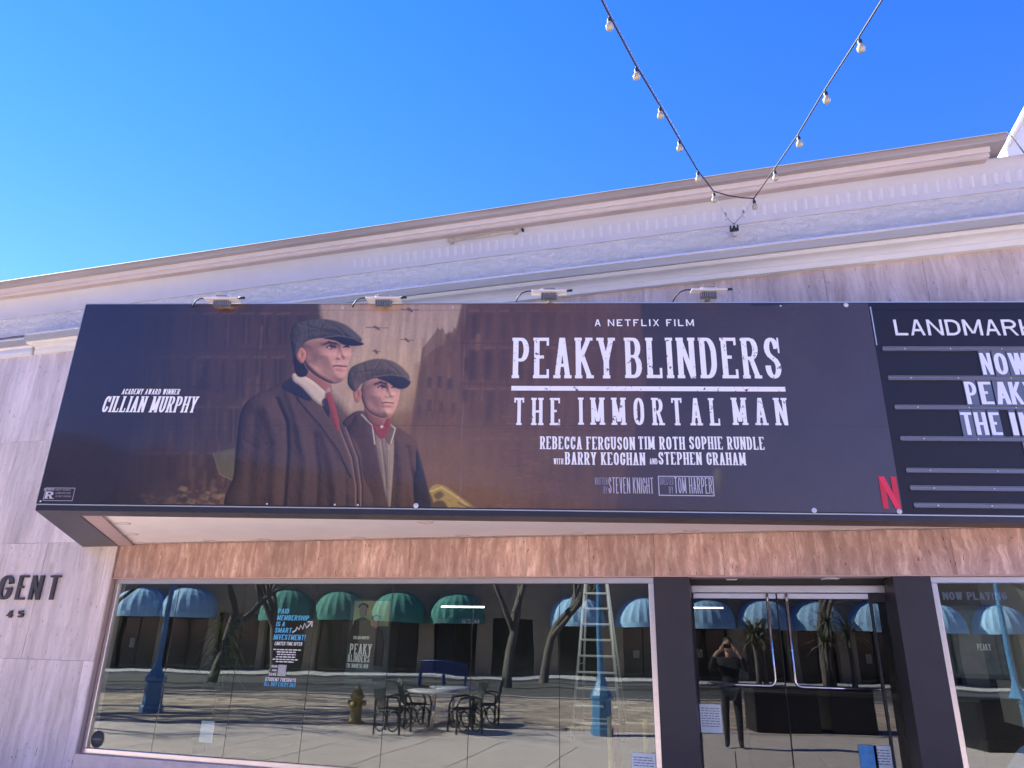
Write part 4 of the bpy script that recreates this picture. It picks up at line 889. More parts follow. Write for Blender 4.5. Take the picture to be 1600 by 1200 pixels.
# rating box
boxline(68, 115, 762, 783, .010, INKG)
bt('R', 71, 84, 768.5, 779.5, INKL, T=.26, h=.16, serif=.10, wbase=.55); bt('RESTRICTED', 70, 86, 763.5, 767, INKL, **NR2)
for i, s_ in enumerate(('UNDER 17 REQUIRES', 'ACCOMPANYING PARENT', 'OR ADULT GUARDIAN')):
    s_ = s_.replace('17', 'II'); bt(s_, 88, 112, 764.5+i*5, 767.2+i*5, INKG, T=.2, h=.18, wbase=.5, gap=.2, space=.5)
# red N mark: two uprights and a diagonal band
un0, vn0 = onM(1379, 795); un1 = onM(1407, 795)[0]; vn1 = onM(1385, 745)[1]; st = (un1-un0)*.32
REDM = inkmat('red_ink', (.62, .02, .045)); REDD = inkmat('bright_red_ink', (.80, .03, .07))
b = MB()
for a in (un0, un1-st): b.add([PB(p, q_, 0) for p, q_ in ((a, vn0), (a+st, vn0), (a+st, vn1), (a, vn1))], [(0,1,2,3)])
b.build('emblem_upright', REDM, BN)
MB().add([PB(p, q_, .001) for p, q_ in ((un1-st, vn0), (un1, vn0), (un0+st, vn1), (un0, vn1))], [(0,1,2,3)]).build('emblem_band', REDD, BN)
# screws with washers
SCW = mat('zinc_washer', (.62, .62, .60), .6); scr = None
for px, py in ((1272, 804), (1405, 805), (1321, 477.5), (650, 796), (523, 796), (417, 795), (63, 791), (536, 482), (708, 481), (1219, 479), (559, 795)):
    u, v = onM(px, py); big = px in (1272, 1405, 1321, 650)
    v = min(max(v, 2.96), 5.385)
    if scr is None:
        scr = MB().lathe([(0, .004), (.013, .004), (.014, .002), (.026, .002), (.028, 0)], n=14).build('screw', SCW, BN, (u, -BO-.006, v-ZB), (R_(90), 0, 0))
    else: share(scr, (u, -BO-.006, v-ZB), scale=(1, 1, 1) if big else (.4, .4, .6))

# ---- changeable letter board
LBD = empty('letter_board', (M0.x, M0.y, ZB), MA, label='black changeable letter board with clear rails on the right of the marquee', cat='sign')
s_end = LEN-.02
def pq(y): return onM(1500, y)[1]
NAVY = mat('black_board_face', (.014, .014, .022), .5, spec=.35, var=.1)
MB().box((SBE+.006, -.006, .08), (s_end, -.0008, H-.002)).build('board_face', NAVY, LBD)
MB().box((SBE+.006, -.012, H-.10), (s_end, -.0062, H-.085)).build('board_bead', NAVY, LBD)
ue = onM(1357, 480)[0]; MB().box((SBE+.012, -.02, onM(1366, 540)[1]-ZB), (SBE+.024, -.0065, H-.06)).build('pale_strip', SILV, LBD)
RAILM = mat('clear_plastic_rail', (.16, .155, .17), .22, coat=.5)
rails = [(1378, 546), (1387, 591.5), (1397, 637), (1406, 686), (1415, 735.5), (1421, 763), (1427, 790)]
for px, py in rails:
    u, v = onM(px, py); 
    rl = MB().sweep([(-.0065, .026), (-.03, .026), (-.03, .020), (-.016, .016), (-.016, -.012), (-.032, -.016), (-.032, -.024), (-.0065, -.024)], u, s_end).build('rail', RAILM, LBD, (0, 0, v-ZB))
    k = u + .25
    while k < s_end-.1:
        MB().lathe([(0, .004), (.007, .003), (.008, 0)], n=8).build('screw', SCW, rl, (k, -.018, .002), (R_(90), 0, 0)); k += random.uniform(.5, .8)
# header lettering, raised
u0, u1 = onM(1399, 525)[0], onM(1620, 525)[0]; v0, v1 = onM(1500, 524.5)[1], onM(1500, 500)[1]
text('LANDMARK', u0, u1, v0, v1, PF(.0065), T=.15, h=.14, wbase=.66, gap=.16, depth=.006).build('raised_lettering', mat('ivory_letter', (.80, .80, .76), .4), LBD)
# letter tiles
TILE = mat('clear_tile', (.13, .13, .14), .15, coat=.6); TLET = mat('white_tile_letter', (.80, .80, .86), .35)
rowinfo = {0: ('top', [(1527, 1547, 'N'), (1548, 1571, 'O'), (1571, 1602, 'W')]),
           1: ('second', [(1503, 1524, 'P'), (1525, 1548, 'E'), (1549, 1575, 'A'), (1572, 1595, 'K'), (1594, 1620, 'Y')]),
           2: ('third', [(1497, 1518, 'T'), (1518, 1540, 'H'), (1541, 1561, 'E'), (1574, 1586, 'I'), (1588, 1618, 'M')]),
           3: ('fourth', [(1597, 1619, 'Y')])}
ly = {0: (552, 586.5), 1: (597, 633), 2: (644.5, 681), 3: (693, 730)}
for r, (rn, its) in rowinfo.items():
    ya_, yb_ = ly[r]; 
    for x0, x1, ch in its:
        ym = (ya_+yb_)/2; ua = onM(x0-3+ (6), ym)[0]; ub = onM(x1+3, ym)[0]; va = onM(1550, yb_+3.2)[1]; vb = onM(1550, ya_-3.2)[1]
        nxt = {'N': 'starting the word NOW', 'O': 'middle letter of NOW', 'W': 'ending NOW'}.get(ch) if r == 0 else None
        lab = f'clear tile with white letter {ch} in the {rn} row of the letter board'
        if nxt: lab = f'clear tile with white letter {ch} on the letter board, ' + nxt
        if r == 2 and ch == 'E': pass
        c = M0 + MU*((ua+ub)/2) + MN*.012
        t = empty('sign_letter', (c.x, c.y, va), MA, label=lab, cat='letter tile', group='letter tiles on the marquee board')
        w = (ub-ua)/2 - .004
        MB().bbox((-w, -.004, 0), (w, .0, vb-va), .001).build('tile', TILE, t)
        xa, xb = onM(x0, ym)[0], onM(x1, ym)[0]; hw = (xb-xa)/2 - .012
        pv = .028
        if ch == 'I': hw = .03
        text(ch, -hw, hw, pv, vb-va-pv, lambda u, v, o: (u, -.0045-o, v), T=.17 if ch not in 'MW' else .15, h=.12, wbase=.30).build('letter', TLET, t)

# ================================================================== FLOODLIGHTS ON THE MARQUEE EDGE
WPL = mat('white_powder_coat', (.62, .58, .56), .4); GPL = mat('grey_heat_sink', (.30, .29, .29), .45, metal=.5)
pos = []
def floodlight():
    r = empty('floodlight', label='x', cat='floodlight', group='floodlights along the marquee top edge')
    MB().bbox((-.21, -.15, .078), (.21, -.03, .098), .006).build('housing', WPL, r)
    h = MB().bbox((-.10, -.13, .099), (.10, -.05, .122), .006).build('driver_box', WPL, r)
    MB().bbox((-.07, -.14, .123), (.07, -.03, .131), .003).build('lid', GPL, h)
    b = MB()
    for k in range(9): b.box((-.095+k*.0215, -.115, .005), (-.085+k*.0215, -.06, .074))
    b.box((-.10, -.058, .0), (.10, -.05, .075)); b.build('heat_sink', GPL, r)
    MB().bbox((-.03, -.055, .013), (.03, .06, .02), .002).build('bracket', GPL, r)
    MB().tube([(.20, -.09, .11), (.275, -.09, .115)], .016, 8).build('end_plug', RUBBER, r)
    MB().tube([(-.19, -.09, .11), (-.27, -.09, .105), (-.33, -.08, .085), (-.38, -.04, .045), (-.41, .03, .0)], .009, 6).build('cable', RUBBER, r)
    return r
fl1 = floodlight()
labs = ['leftmost floodlight, low on the marquee edge above the dark left houses of the banner', 'low floodlight on the marquee edge above the two men in flat caps', 'white floodlight on the marquee edge above the first title letters', 'rightmost white floodlight on the marquee edge, right of the film credit line']
for i, (px, dz) in enumerate(((352, -.085), (602, -.085), (858, .0), (1106, .012))):
    u, v = onM(px, 474); c = M0 + MU*u
    o = fl1 if i == 0 else copy_tree(fl1)
    o.location = (c.x, c.y, ZM + .012 + dz); o.rotation_euler = (R_(0), 0, MA); o['label'] = labs[i]
for ch in []: pass

# ================================================================== STRING LIGHTS
CAB = mat('black_cable', (.02, .02, .022), .5); WIRE = mat('steel_wire', (.55, .55, .58), .35, metal=.8)
BULB = mat('milky_bulb', (.42, .37, .25), .15, coat=.8); 
anchor = atY(1147, 358, -.16)
def depth_pt(px, py, dep):
    v = Vector(((px-800)/F*dep, (py-600)/F*dep, dep)); return CAM + to_world(v)
def cam_depth(P): return (P - CAM).dot(-cz)
da = cam_depth(anchor)
AB = empty('wall_anchor', anchor, label='small black steel anchor bracket on the stucco where the two light strings meet', cat='bracket')
MB().bbox((-.06, -.03, -.045), (.06, .0, .045), .006).build('plate', BLACKM, AB)
MB().tube([(0, -.0, 0), (0, .16, -.01)], .035, 8).build('standoff', WPL, AB)
for dx in (-.03, .03): MB().tube([(dx, -.03, .0), (dx*.6, -.05, .05), (dx*.2, -.03, .075)], .010, 8).build('eye_bolt', WIRE, AB)
LB_ = [(940, 0, 1), (952, 24, 0), (994, 103, 0), (1031, 165, 0), (1061, 217, 0), (1090, 266, 0), (1115, 299, 0)]
RB_ = [(1378, 0, 1), (1342, 58, 0), (1289, 140, 0), (1247, 210, 0), (1210, 264, 0), (1178, 310, 0)]
def string(pxs, dtop, label, wirepts):
    L0 = math.hypot(pxs[-1][0]-pxs[0][0], pxs[-1][1]-pxs[0][1]); i0 = 1/dtop; i1 = 1/(da*.965)
    P = []
    for x, y, _ in pxs:
        t = math.hypot(x-pxs[0][0], y-pxs[0][1])/L0; P.append(depth_pt(x, y, 1/(i0+(i1-i0)*t)))
    ext = P[0] + (P[0]-P[1]).normalized()*7 + Vector((0, 0, .3))
    r = empty('string_light', P[-1], label=label, cat='string lights', group='string lights over the street')
    loc = lambda p: p - P[-1]
    MB().tube([loc(ext)] + [loc(p) for p in P], .0085, 6).build('cable', CAB, r)
    MB().tube([loc(ext) + Vector((.02, 0, .02))] + [loc(p) + Vector((.012, 0, .014)) for p in P[:-2]] , .004, 5).build('support_wire', WIRE, r)
    w = [loc(depth_pt(x, y, d_)) for x, y, d_ in wirepts]
    MB().tube([Vector((0, 0, 0))] + w + [loc(anchor + Vector((0, -.05, .05)))], .005, 5).build('tie_wire', WIRE, r)
    tb = w[-1]; MB().tube([tb - Vector((0, 0, .05)), tb + Vector((0, 0, .05))], .014, 6).build('turnbuckle', WIRE, r)
    for p in P[1:]:
        q_ = loc(p)
        bu = MB().lathe([(.0, -.175), (.018, -.172), (.034, -.155), (.038, -.135), (.032, -.11), (.020, -.088), (.016, -.075)], n=14).build('bulb', BULB, r, q_)
        MB().lathe([(.018, -.088), (.021, -.08), (.021, -.045), (.016, -.035), (.008, -.028), (.007, 0)], n=12).build('socket', CAB, bu)
    return r
string(LB_, 6.3, 'left arm of the V of string lights, with six bulbs', [(1128, 326, da*.97), (1134, 338, da*.98)])
string(RB_, 6.1, 'right arm of the V of string lights, with five bulbs', [(1167, 327, da*.97), (1162, 334, da*.98)])
jp = [depth_pt(1115, 299, da*.965), depth_pt(1140, 306, da*.965), depth_pt(1160, 309, da*.965), depth_pt(1178, 310, da*.965)]
tag(MB().tube(jp, .0085, 6).build('jumper_cable', CAB), 'short sagging black cable joining the lower ends of the two light strings', 'cable')

# ================================================================== WALL LETTERS
LETM = mat('bronze_letter', (.10, .09, .095), .35, metal=.6, var=.2, vscale=12)
WL = -.04
def wl(ch, x0, x1, y0, y1, label, **k):
    a = atY(x0, y1, WL-.03); b_ = atY(x1, y1, WL-.03); t = atY((x0+x1)/2+ (x1-x0)*.1, y0, WL-.03)
    o = empty('wall_letter', (a.x, WL, a.z), label=label, cat='letter', group='dark metal letters on the travertine wall')
    text(ch, 0, b_.x-a.x, 0, t.z-a.z, lambda u, v, q_: (u, -q_, v), depth=.035, **k).build('letter', LETM, o)
lk = dict(T=.12, h=.085, wbase=.25)
wl('G', -7, 14, 899, 937, 'dark metal letter G of the wall name, cut by the left photo edge', T=.12, h=.085, wbase=.27)
wl('E', 22, 36, 899, 937, 'dark metal letter E between the G and the N on the travertine wall', **lk)
wl('N', 43, 60, 899, 937, 'dark metal letter N between the E and the T on the travertine wall', **lk)
wl('T', 71, 86, 899, 937, 'dark metal letter T, last of the name on the travertine wall', **lk)
wl('4', 9, 17.5, 954, 965, 'small dark metal numeral 4 below the wall name', T=.26, h=.18, wbase=.5)
wl('5', 26, 35, 954, 965, 'small dark metal numeral 5 right of the numeral 4', T=.26, h=.18, wbase=.5)
# screw hole mark on the panel
# ================================================================== GLASS DECALS AND LOBBY THINGS
CY = mat('cyan_print', (.10, .50, .80), .5); WP = mat('white_print', (.80, .80, .78), .5)
def gl(px, py, Y): return atY(px, py, Y)
def gtext(s, x0, x1, y0, y1, Y, m, par, name='lettering', lift=.0004, **k):
    a = gl(x0, y1, Y); b_ = gl(x1, y1, Y); t = gl((x0+x1)/2, y0, Y)
    pl = par.location
    return text(s, a.x, b_.x, a.z, t.z, lambda u, v, o: (u-pl.x, Y-o-pl.y, v-pl.z), lift=lift, **k).build(name, m, par)
GY = WY + .027
dc = empty('window_decal', (gl(450, 1000, GY).x, GY, 1.0), label='blue and white membership offer lettering stuck on the left window glass', cat='decal')
ck = dict(T=.16, h=.14, wbase=.34, gap=.12, space=.25, shear=.10)
for s_, x0, x1, y0, y1 in (('PAID', 434, 451, 951, 958.5), ('MEMBERSHIP', 432.5, 482, 961.5, 969), ('IS A', 431, 444.5, 971, 978.5), ('SMART', 429, 455, 981, 988.5), ('INVESTMENT!', 427, 476.5, 991.5, 999.5)):
    gtext(s_, x0, x1, y0, y1, GY, CY, dc, **ck)
gtext('LIMITED TIME OFFER', 429, 472, 1003, 1008, GY, WP, dc, T=.2, h=.16, wbase=.4, gap=.12, space=.3, shear=.1)
for i in range(6):
    x0, x1 = ((427, 470), (432, 463), (433, 462), (431, 462), (426, 466), (431, 459))[i]; y = 1015.5 + i*3.8
    a, b_ = gl(x0, y, GY), gl(x1, y, GY); bars = MB(); xx = a.x
    while xx < b_.x:
        ww = random.uniform(.03, .07); bars.add([(xx-dc.location.x, -.0004, a.z-1.0), (min(xx+ww, b_.x)-dc.location.x, -.0004, a.z-1.0), (min(xx+ww, b_.x)-dc.location.x, -.0004, a.z-1.0+.014), (xx-dc.location.x, -.0004, a.z-1.0+.014)], [(0,1,2,3)]); xx += ww+.012
    bars.build('small_print', WP, dc)
gtext('SCAN', 424, 433, 1039, 1043, GY, WP, dc, T=.2, h=.16, wbase=.4, gap=.12); gtext('AND', 425, 432, 1045.5, 1049, GY, WP, dc, T=.2, h=.16, wbase=.4, gap=.12); gtext('SAVE', 420, 432, 1051, 1055.5, GY, WP, dc, T=.2, h=.16, wbase=.4, gap=.12)
a = gl(433, 1056, GY); b_ = gl(448, 1039, GY); MB().add([(a.x-dc.location.x, -.0004, a.z-1), (b_.x-dc.location.x, -.0004, a.z-1), (b_.x-dc.location.x, -.0004, b_.z-1), (a.x-dc.location.x, -.0004, b_.z-1)], [(0,1,2,3)]).build('white_square', mat('pale_square', (.42, .43, .42), .6, var=.3, vscale=30), dc)
gtext('ALL DAY EVERY DAY', 412, 462, 1066, 1071.5, GY, CY, dc, **ck); gtext('STUDENT TUESDAYS', 414, 462, 1059, 1064, GY, WP, dc, T=.2, h=.16, wbase=.4, gap=.12, space=.3, shear=.1)
ap = [(457, 988), (462, 985), (464, 980), (467, 984), (470, 977), (473, 983), (476, 974), (479, 981), (486, 973)]
MB().tube([gl(x, y, GY-.003) - dc.location for x, y in ap], .011, 4).build('zigzag_arrow', WP, dc)
MB().tube([gl(x, y, GY-.003) - dc.location for x, y in ((481, 971.5), (488, 971.5), (487, 979))], .011, 4).build('arrow_head', WP, dc)
# film poster on stand inside
PY = .17
ps = empty('lobby_poster', (gl(575, 1010, PY).x, PY, GZ+.06), label='dark film poster standing just inside the left window with pale title lettering', cat='poster')
def wpq(pl, Y, par, name, m, dy=0): return MB().add([(Vector((p.x, Y-dy, p.z)) - par.location) for p in [gl(x, y, Y) for x, y in pl]], [tuple(range(len(pl)))]).build(name, m, par)
a = gl(536, 1075, PY); b_ = gl(612, 937, PY)
MB().bbox((a.x-ps.location.x, 0, a.z-ps.location.z), (b_.x-ps.location.x, .03, b_.z-ps.location.z), .004).build('board', mat('poster_dark', (.055, .06, .045), .5, var=.4, vscale=5), ps)
MB().box((a.x-ps.location.x+.06, -.002, b_.z-ps.location.z-.35), (b_.x-ps.location.x-.02, -.001, b_.z-ps.location.z-.02)).build('sky_print', mat('poster_sky', (.32, .30, .14), .6, var=.3), ps)
PINK = mat('poster_cream', (.95, .90, .70), .5)
gtext('PEAKY', 546, 580, 1006, 1022, PY-.02, PINK, ps, **SER); gtext('BLINDERS', 543, 577, 1023, 1034, PY-.02, PINK, ps, **SER); gtext('THE IMMORTAL MAN', 541, 575, 1037, 1043, PY-.02, PINK, ps, **SM)
gtext('CILLIAN MURPHY', 552, 577, 994, 998.5, PY-.02, PINK, ps, **SM)
for (hx, hy, s_) in ((567, 955, 1.), (587, 972, .9)):
    c = gl(hx, hy, PY-.012) - ps.location; f_ = MB(); f_.lathe([(0, .09*s_), (.05*s_, .07*s_), (.06*s_, 0), (.045*s_, -.06*s_), (0, -.09*s_)], c, 10)
    fo_ = f_.build('printed_face', mat('poster_skin', (.30, .17, .12), .6), ps)
    MB().lathe([(0, .115*s_), (.07*s_, .085*s_), (.08*s_, .045*s_), (.0, .04*s_)], c, 10).build('printed_cap', mat('poster_cap', (.03, .03, .035), .7), ps)
    MB().lathe([(0, -.07*s_), (.12*s_, -.12*s_), (.17*s_, -.3*s_), (.16*s_, -.62*s_), (0, -.62*s_)], c + Vector((0, .02, 0)), 10).build('printed_coat', mat('poster_coat', (.045, .035, .028), .7), ps)
    for o_ in ps.children:
        if o_.name.startswith(('printed_',)) and not o_.get('flat'):
            o_['flat'] = 1
            for v_ in o_.data.vertices: v_.co.y = -.004 + (v_.co.y)*.01 - (.002 if 'face' in o_.name else 0)
for o_ in ps.children:
    if 'flat' in o_: del o_['flat']
NL = chr(10)
# ladder
def ladder():
    Y0 = 10.0; r = empty('step_ladder', (gl(932, 1150, Y0).x, Y0, GZ+.06), label='tall aluminium step ladder standing open inside the window right of the cafe chairs', cat='ladder')
    AL = mat('ladder_aluminium', (.58, .58, .60), .5, metal=.2, var=.1)
    hh = 2.85; r.scale = (K, K, K)
    pl = lambda t, s: Vector((s*(.46 - .26*t), .0 + .28*t, hh*t)); pr = lambda t, s: Vector((s*(.44 - .24*t), .95 - .60*t, hh*t))
    for s in (-1, 1):
        MB().tube([pl(0, s), pl(1, s)], .03, 4).build('rail', AL, r); MB().tube([pr(0, s), pr(1, s)], .024, 4).build('rear_rail', AL, r)
        for p in (pl(0, s), pr(0, s)): MB().bbox((p.x-.045, p.y-.05, -.0), (p.x+.045, p.y+.05, .07), .008).build('rubber_foot', RUBBER, r)
        MB().tube([pl(.45, s), pr(.45, s)], .01, 5).build('spreader', AL, r)
    for k in range(1, 10):
        t = k/10; a, b_ = pl(t, -1), pl(t, 1)
        MB().bbox((a.x, a.y-.04, a.z-.018), (b_.x, a.y+.05, a.z+.018), .004).build('step', AL, r)
    MB().bbox((-.23, .2, hh), (.23, .42, hh+.04), .006).build('top_cap', AL, r)
    for k in range(1, 7, 2):
        t = k/10; a, b_ = pr(t, -1), pr(t, 1); MB().tube([a, b_], .012, 5).build('brace', AL, r)
ladder()
def stanchion(px, label):
    Y0 = .6; r = empty('stanchion', (gl(px, 1085, Y0).x, Y0, GZ+.06), label=label, cat='stanchion', group='brass rope posts inside the window')
    MB().lathe([(.0, 0), (.17, 0), (.17, .015), (.05, .035), (.03, .05), (0, .05)], n=20).build('base', GOLD, r)
    r.scale = (K, K, 1.53); MB().tube([(0, 0, .05), (0, 0, .93)], .022, 12).build('pole', GOLD, r)
    MB().lathe([(0, .93), (.05, .93), (.055, .96), (.03, .975), (.05, 1.0), (.062, 1.04), (.05, 1.08), (0, 1.10)], n=16).build('finial', RUBBER, r)
    return r
s1 = stanchion(951, 'brass rope post with black knob and red rope, before the ladder'); stanchion(1006, 'brass rope post with black knob beside the right window edge')
MB().tube([(0.03, 0, .9), (.055, .02, .80), (.07, .03, .5), (.06, .02, .18), (.05, 0, .1)], [.02, .03, .03, .03, .02], 10).build('velvet_rope', mat('red_velvet', (.30, .02, .03), .8), s1)
# notices
def notice(px0, px1, py0, py1, Y, label, m, lines=True, cat='notice'):
    a = gl(px0, py1, Y); b_ = gl(px1, py0, Y); r = empty('paper_notice', (a.x, Y, a.z), label=label, cat=cat)
    w, h_ = b_.x-a.x, b_.z-a.z
    MB().bbox((0, -.003, 0), (w, 0, h_), .0008).build('sheet', m, r)
    if lines:
        b = MB(); z = h_-.05
        while z > .05:
            xx = .02
            while xx < w-.03:
                ww = random.uniform(.02, .06); b.add([(xx, -.0035, z), (min(xx+ww, w-.02), -.0035, z), (min(xx+ww, w-.02), -.0035, z+.008), (xx, -.0035, z+.008)], [(0,1,2,3)]); xx += ww+.01
            z -= .028
        b.build('printed_lines', mat('grey_ink_small', (.12, .12, .13), .7), r)
    return r
PAPER = mat('pale_paper', (.85, .86, .74), .7, var=.06)
notice(1095, 1126, 1101, 1144, DY-.012, 'pale printed notice sheet taped low on the left glass door', PAPER)
notice(988, 1024, 1178, 1206, GY, 'white paper notice at the bottom right corner of the big window', PAPER)
bsn = notice(1346, 1369, 1165, 1206, DY-.012, 'blue and white parking style sticker at the foot of the right door', mat('blue_sticker', (.10, .35, .60), .5, var=.3, vscale=8), False, 'sticker')
notice(1370, 1391, 1166, 1206, DY-.012, 'pale sheet with small print right beside the blue door sticker', PAPER)
c = gl(152, 1155, GY); st_ = empty('round_sticker', c, label='dark round sticker low in the left corner of the big window', cat='sticker')
MB().lathe([(0, .002), (.11, .002), (.113, 0)], n=28).build('disc', mat('dark_sticker', (.03, .035, .04), .4), st_, rot=(R_(90), 0, 0))
MB().bbox((-.08, -.004, -.012), (.08, -.0025, .012), .0005).build('bar', mat('sticker_bar', (.12, .13, .14), .5), st_)
npl = empty('lobby_lettering', (gl(1524, 931, .9).x, .9, gl(1524, 931, .9).z), label='dim blue NOW PLAYING lettering inside the right window', cat='lettering')
gtext('NOW PLAYING', 1474, 1574, 925, 937, .9, mat('dim_blue_letter', (.28, .34, .62), .5), npl, T=.2, h=.17, wbase=.42, gap=.14, space=.4, depth=.01)
fr_ = empty('lobby_poster', (gl(1535, 1000, 1.2).x, 1.2, .4), label='dark framed film poster inside the right window behind its glass glare', cat='poster')
a = gl(1490, 1060, 1.2); b_ = gl(1562, 946, 1.2)
MB().bbox((a.x-fr_.location.x, 0, a.z-.4), (b_.x-fr_.location.x, .05, b_.z-.4), .006).build('frame', mat('frame_dark', (.02, .02, .025), .3), fr_)
MB().box((a.x-fr_.location.x+.06, -.004, a.z-.34), (b_.x-fr_.location.x-.06, -.001, b_.z-.46)).build('print', mat('poster_dark2', (.07, .08, .06), .3, var=.5, vscale=6, coat=.6), fr_)
gtext('PEAKY', 1528, 1549, 1006, 1016, 1.195, PINK, fr_, **SER)
# white draped cloth on a stand
dr = empty('draped_cloth', (gl(1598, 1090, .8).x, .8, GZ+.06), label='crumpled white cloth draped over a low post inside the right window', cat='cloth')
vs = []; nA, nH = 36, 14
for j in range(nH):
    t = j/(nH-1); z = 1.32 - .62*t
    for i in range(nA):
        a = 2*math.pi*i/nA; r0 = .03 + .22*min(1, t*2.2)**.6; r0 *= 1 + .14*math.sin(a*7 + t*3)*t + .08*math.sin(a*3+1)
        vs.append((r0*math.cos(a)*1.1, r0*math.sin(a), z + .02*math.sin(a*5)))
MB().add(vs, [(j*nA+i, j*nA+(i+1) % nA, (j+1)*nA+(i+1) % nA, (j+1)*nA+i) for j in range(nH-1) for i in range(nA)], True).build('cloth', mat('white_cloth', (.80, .82, .80), .8, bump=.4, bscale=14), dr)
MB().tube([(0, 0, 0), (0, 0, 1.3)], .03, 10).build('post', RUBBER, dr)
# counter and hanging line lamps
ct = empty('concession_counter', (2.2, 7.2, GZ+.06), label='dark lobby counter with a steel edge behind the right glass door', cat='counter')
MB().bbox((-1.4, 0, 0), (1.6, .8, 1.0), .01).build('body', mat('counter_dark', (.03, .028, .03), .4), ct); MB().bbox((-1.45, -.05, 1.001), (1.65, .85, 1.04), .006).build('top', mat('counter_top', (.18, .17, .16), .25), ct)
def linelamp(x0, x1, y, Y, label):
    a, b_ = gl(x0, y, Y), gl(x1, y, Y); r = empty('ceiling_light', ((a.x+b_.x)/2, Y, 3.0), label=label, cat='light', group='linear lamps in the lobby')
    w = (b_.x-a.x)/2; z = a.z-3.0
    M = MATS.get('lit_tube')
    if not M:
        M = mat('lit_tube', (.9, .9, .9)); e = M.node_tree.nodes['Principled BSDF']; e.inputs['Emission Color'].default_value = (1, .97, .92, 1); e.inputs['Emission Strength'].default_value = 3
    MB().bbox((-w, -.02, z-.012), (w, .02, z+.012), .003).build('tube', M, r); MB().bbox((-w-.01, -.025, z+.013), (w+.01, .025, z+.04), .003).build('housing', BLACKM, r)
    for s in (-1, 1): MB().tube([(s*w*.9, 0, z+.04), (s*w*.9, 0, 0)], .004, 5).build('wire', RUBBER, r)
linelamp(690, 756, 948, 5.0, 'glowing white linear lamp hanging above the cafe table reflection'); linelamp(1076, 1130, 949.5, 6.0, 'glowing white linear lamp seen through the left glass door')
# planter with leafy plant and bottle by the left of the window
pt = empty('potted_plant', (gl(338, 1080, 2.0).x, 2.0, GZ+.06), label='leafy green potted plant inside the left part of the big window', cat='plant')
MB().lathe([(0, 0), (.14, 0), (.19, .5), (.17, .5), (0, .45)], n=16).build('pot', mat('dark_pot', (.05, .05, .05), .5), pt)
MB().tube([(0, 0, .45), (.02, 0, 1.1), (-.01, 0, 1.6)], .018, 6).build('stem', mat('stem_brown', (.12, .09, .05), .8), pt)
b = MB()
for k in range(90):
    a = random.uniform(0, 6.28); e_ = random.uniform(-.9, .5); c = Vector((0, 0, random.uniform(1.2, 1.9))); d_ = Vector((math.cos(a), math.sin(a), e_)).normalized(); ln = random.uniform(.15, .34)
    s_ = d_.cross(Vector((0, 0, 1))).normalized()*.03; p0 = c + d_*.06; p1 = c + d_*ln*.6 + Vector((0, 0, .02)); p2 = c + d_*ln*1.3 - Vector((0, 0, .12))
    b.add([p0, p1 + s_, p2, p1 - s_], [(0,1,2,3)])
tag(b.build('foliage', mat('plant_leaf', (.10, .17, .05), .5, var=.2), pt), kind='stuff')
kb = empty('notice_stand', (gl(330, 1100, .4).x, .4, GZ+.06), label='thin black floor stand holding a pale sheet in front of the plant', cat='stand')
MB().tube([(0, .02, .0), (0, .02, 1.05)], .015, 8).build('pole', RUBBER, kb); MB().lathe([(0, 0), (.16, 0), (.16, .015), (0, .02)], n=16).build('base', RUBBER, kb)
MB().bbox((-.11, -.01, .84), (.11, .0, 1.12), .002).build('sheet', PAPER, kb)

# ================================================================== ACROSS THE STREET (seen as reflections)
DB = 37.8
OB = empty('arcade_building', S(0, DB), -SA, label='long tan shop building across the street with arched doorways, seen mirrored in the windows', cat='building')
# local frame of OB: +x = along SL, +y = away from the street (toward the theatre is +y? computed below)
# SL=(cos,-sin) equals local x for rz=-SA; local y = (sin SA, cos SA) points back to the theatre
OW = mat('tan_shop_wall', (.36, .29, .20), .85, var=.12, vscale=.7, bump=.1); OD = mat('dark_shop_glass', (.015, .018, .022), .08, coat=.5); OT = mat('shop_trim', (.40, .37, .33), .8)
cent = [200, 278, 360, 436, 521, 615, 708, 800, 905, 1010, 1110, 1205, 1290, 1385, 1480, 1580, 1690, 1800, 110, 20, -70]
Ls = sorted(Lp(c, DB-.6) for c in cent)
MB().box((-60, -9, 2.75), (60, -.0, 9.2)).build('upper_wall', OW, OB)
e = [-60]
for l in Ls: e += [l-1.05, l+1.05]
e.append(60)
for i in range(0, len(e), 2): MB().box((e[i], -9, 0), (e[i+1], 0, 2.749)).build('pier', OW, OB)
for l in Ls:
    MB().box((l-1.05, -.5, 0), (l+1.05, -.4, 2.74)).build('shop_window', OD, OB)
    MB().box((l-.03, -.399, 0), (l+.03, -.36, 2.74)).build('mullion', RUBBER, OB)
    if random.random() < .5: MB().box((l-.5, -.39, 1.0), (l-.2, -.38, 1.4)).build('window_card', mat('window_card', (.4, .38, .3), .7), OB)
MB().box((-60, .001, 8.9), (60, .5, 9.3)).build('cornice', OT, OB); MB().box((-60, .001, 5.0), (60, .12, 5.25)).build('string_course', OT, OB)
for k in range(-20, 20):
    xx = k*2.9; MB().box((xx-.6, .001, 6.0), (xx+.6, .02, 8.0)).build('upper_window', OD, OB)
    MB().box((xx-.75, .001, 5.8), (xx+.75, .1, 5.98)).build('window_sill', OT, OB)
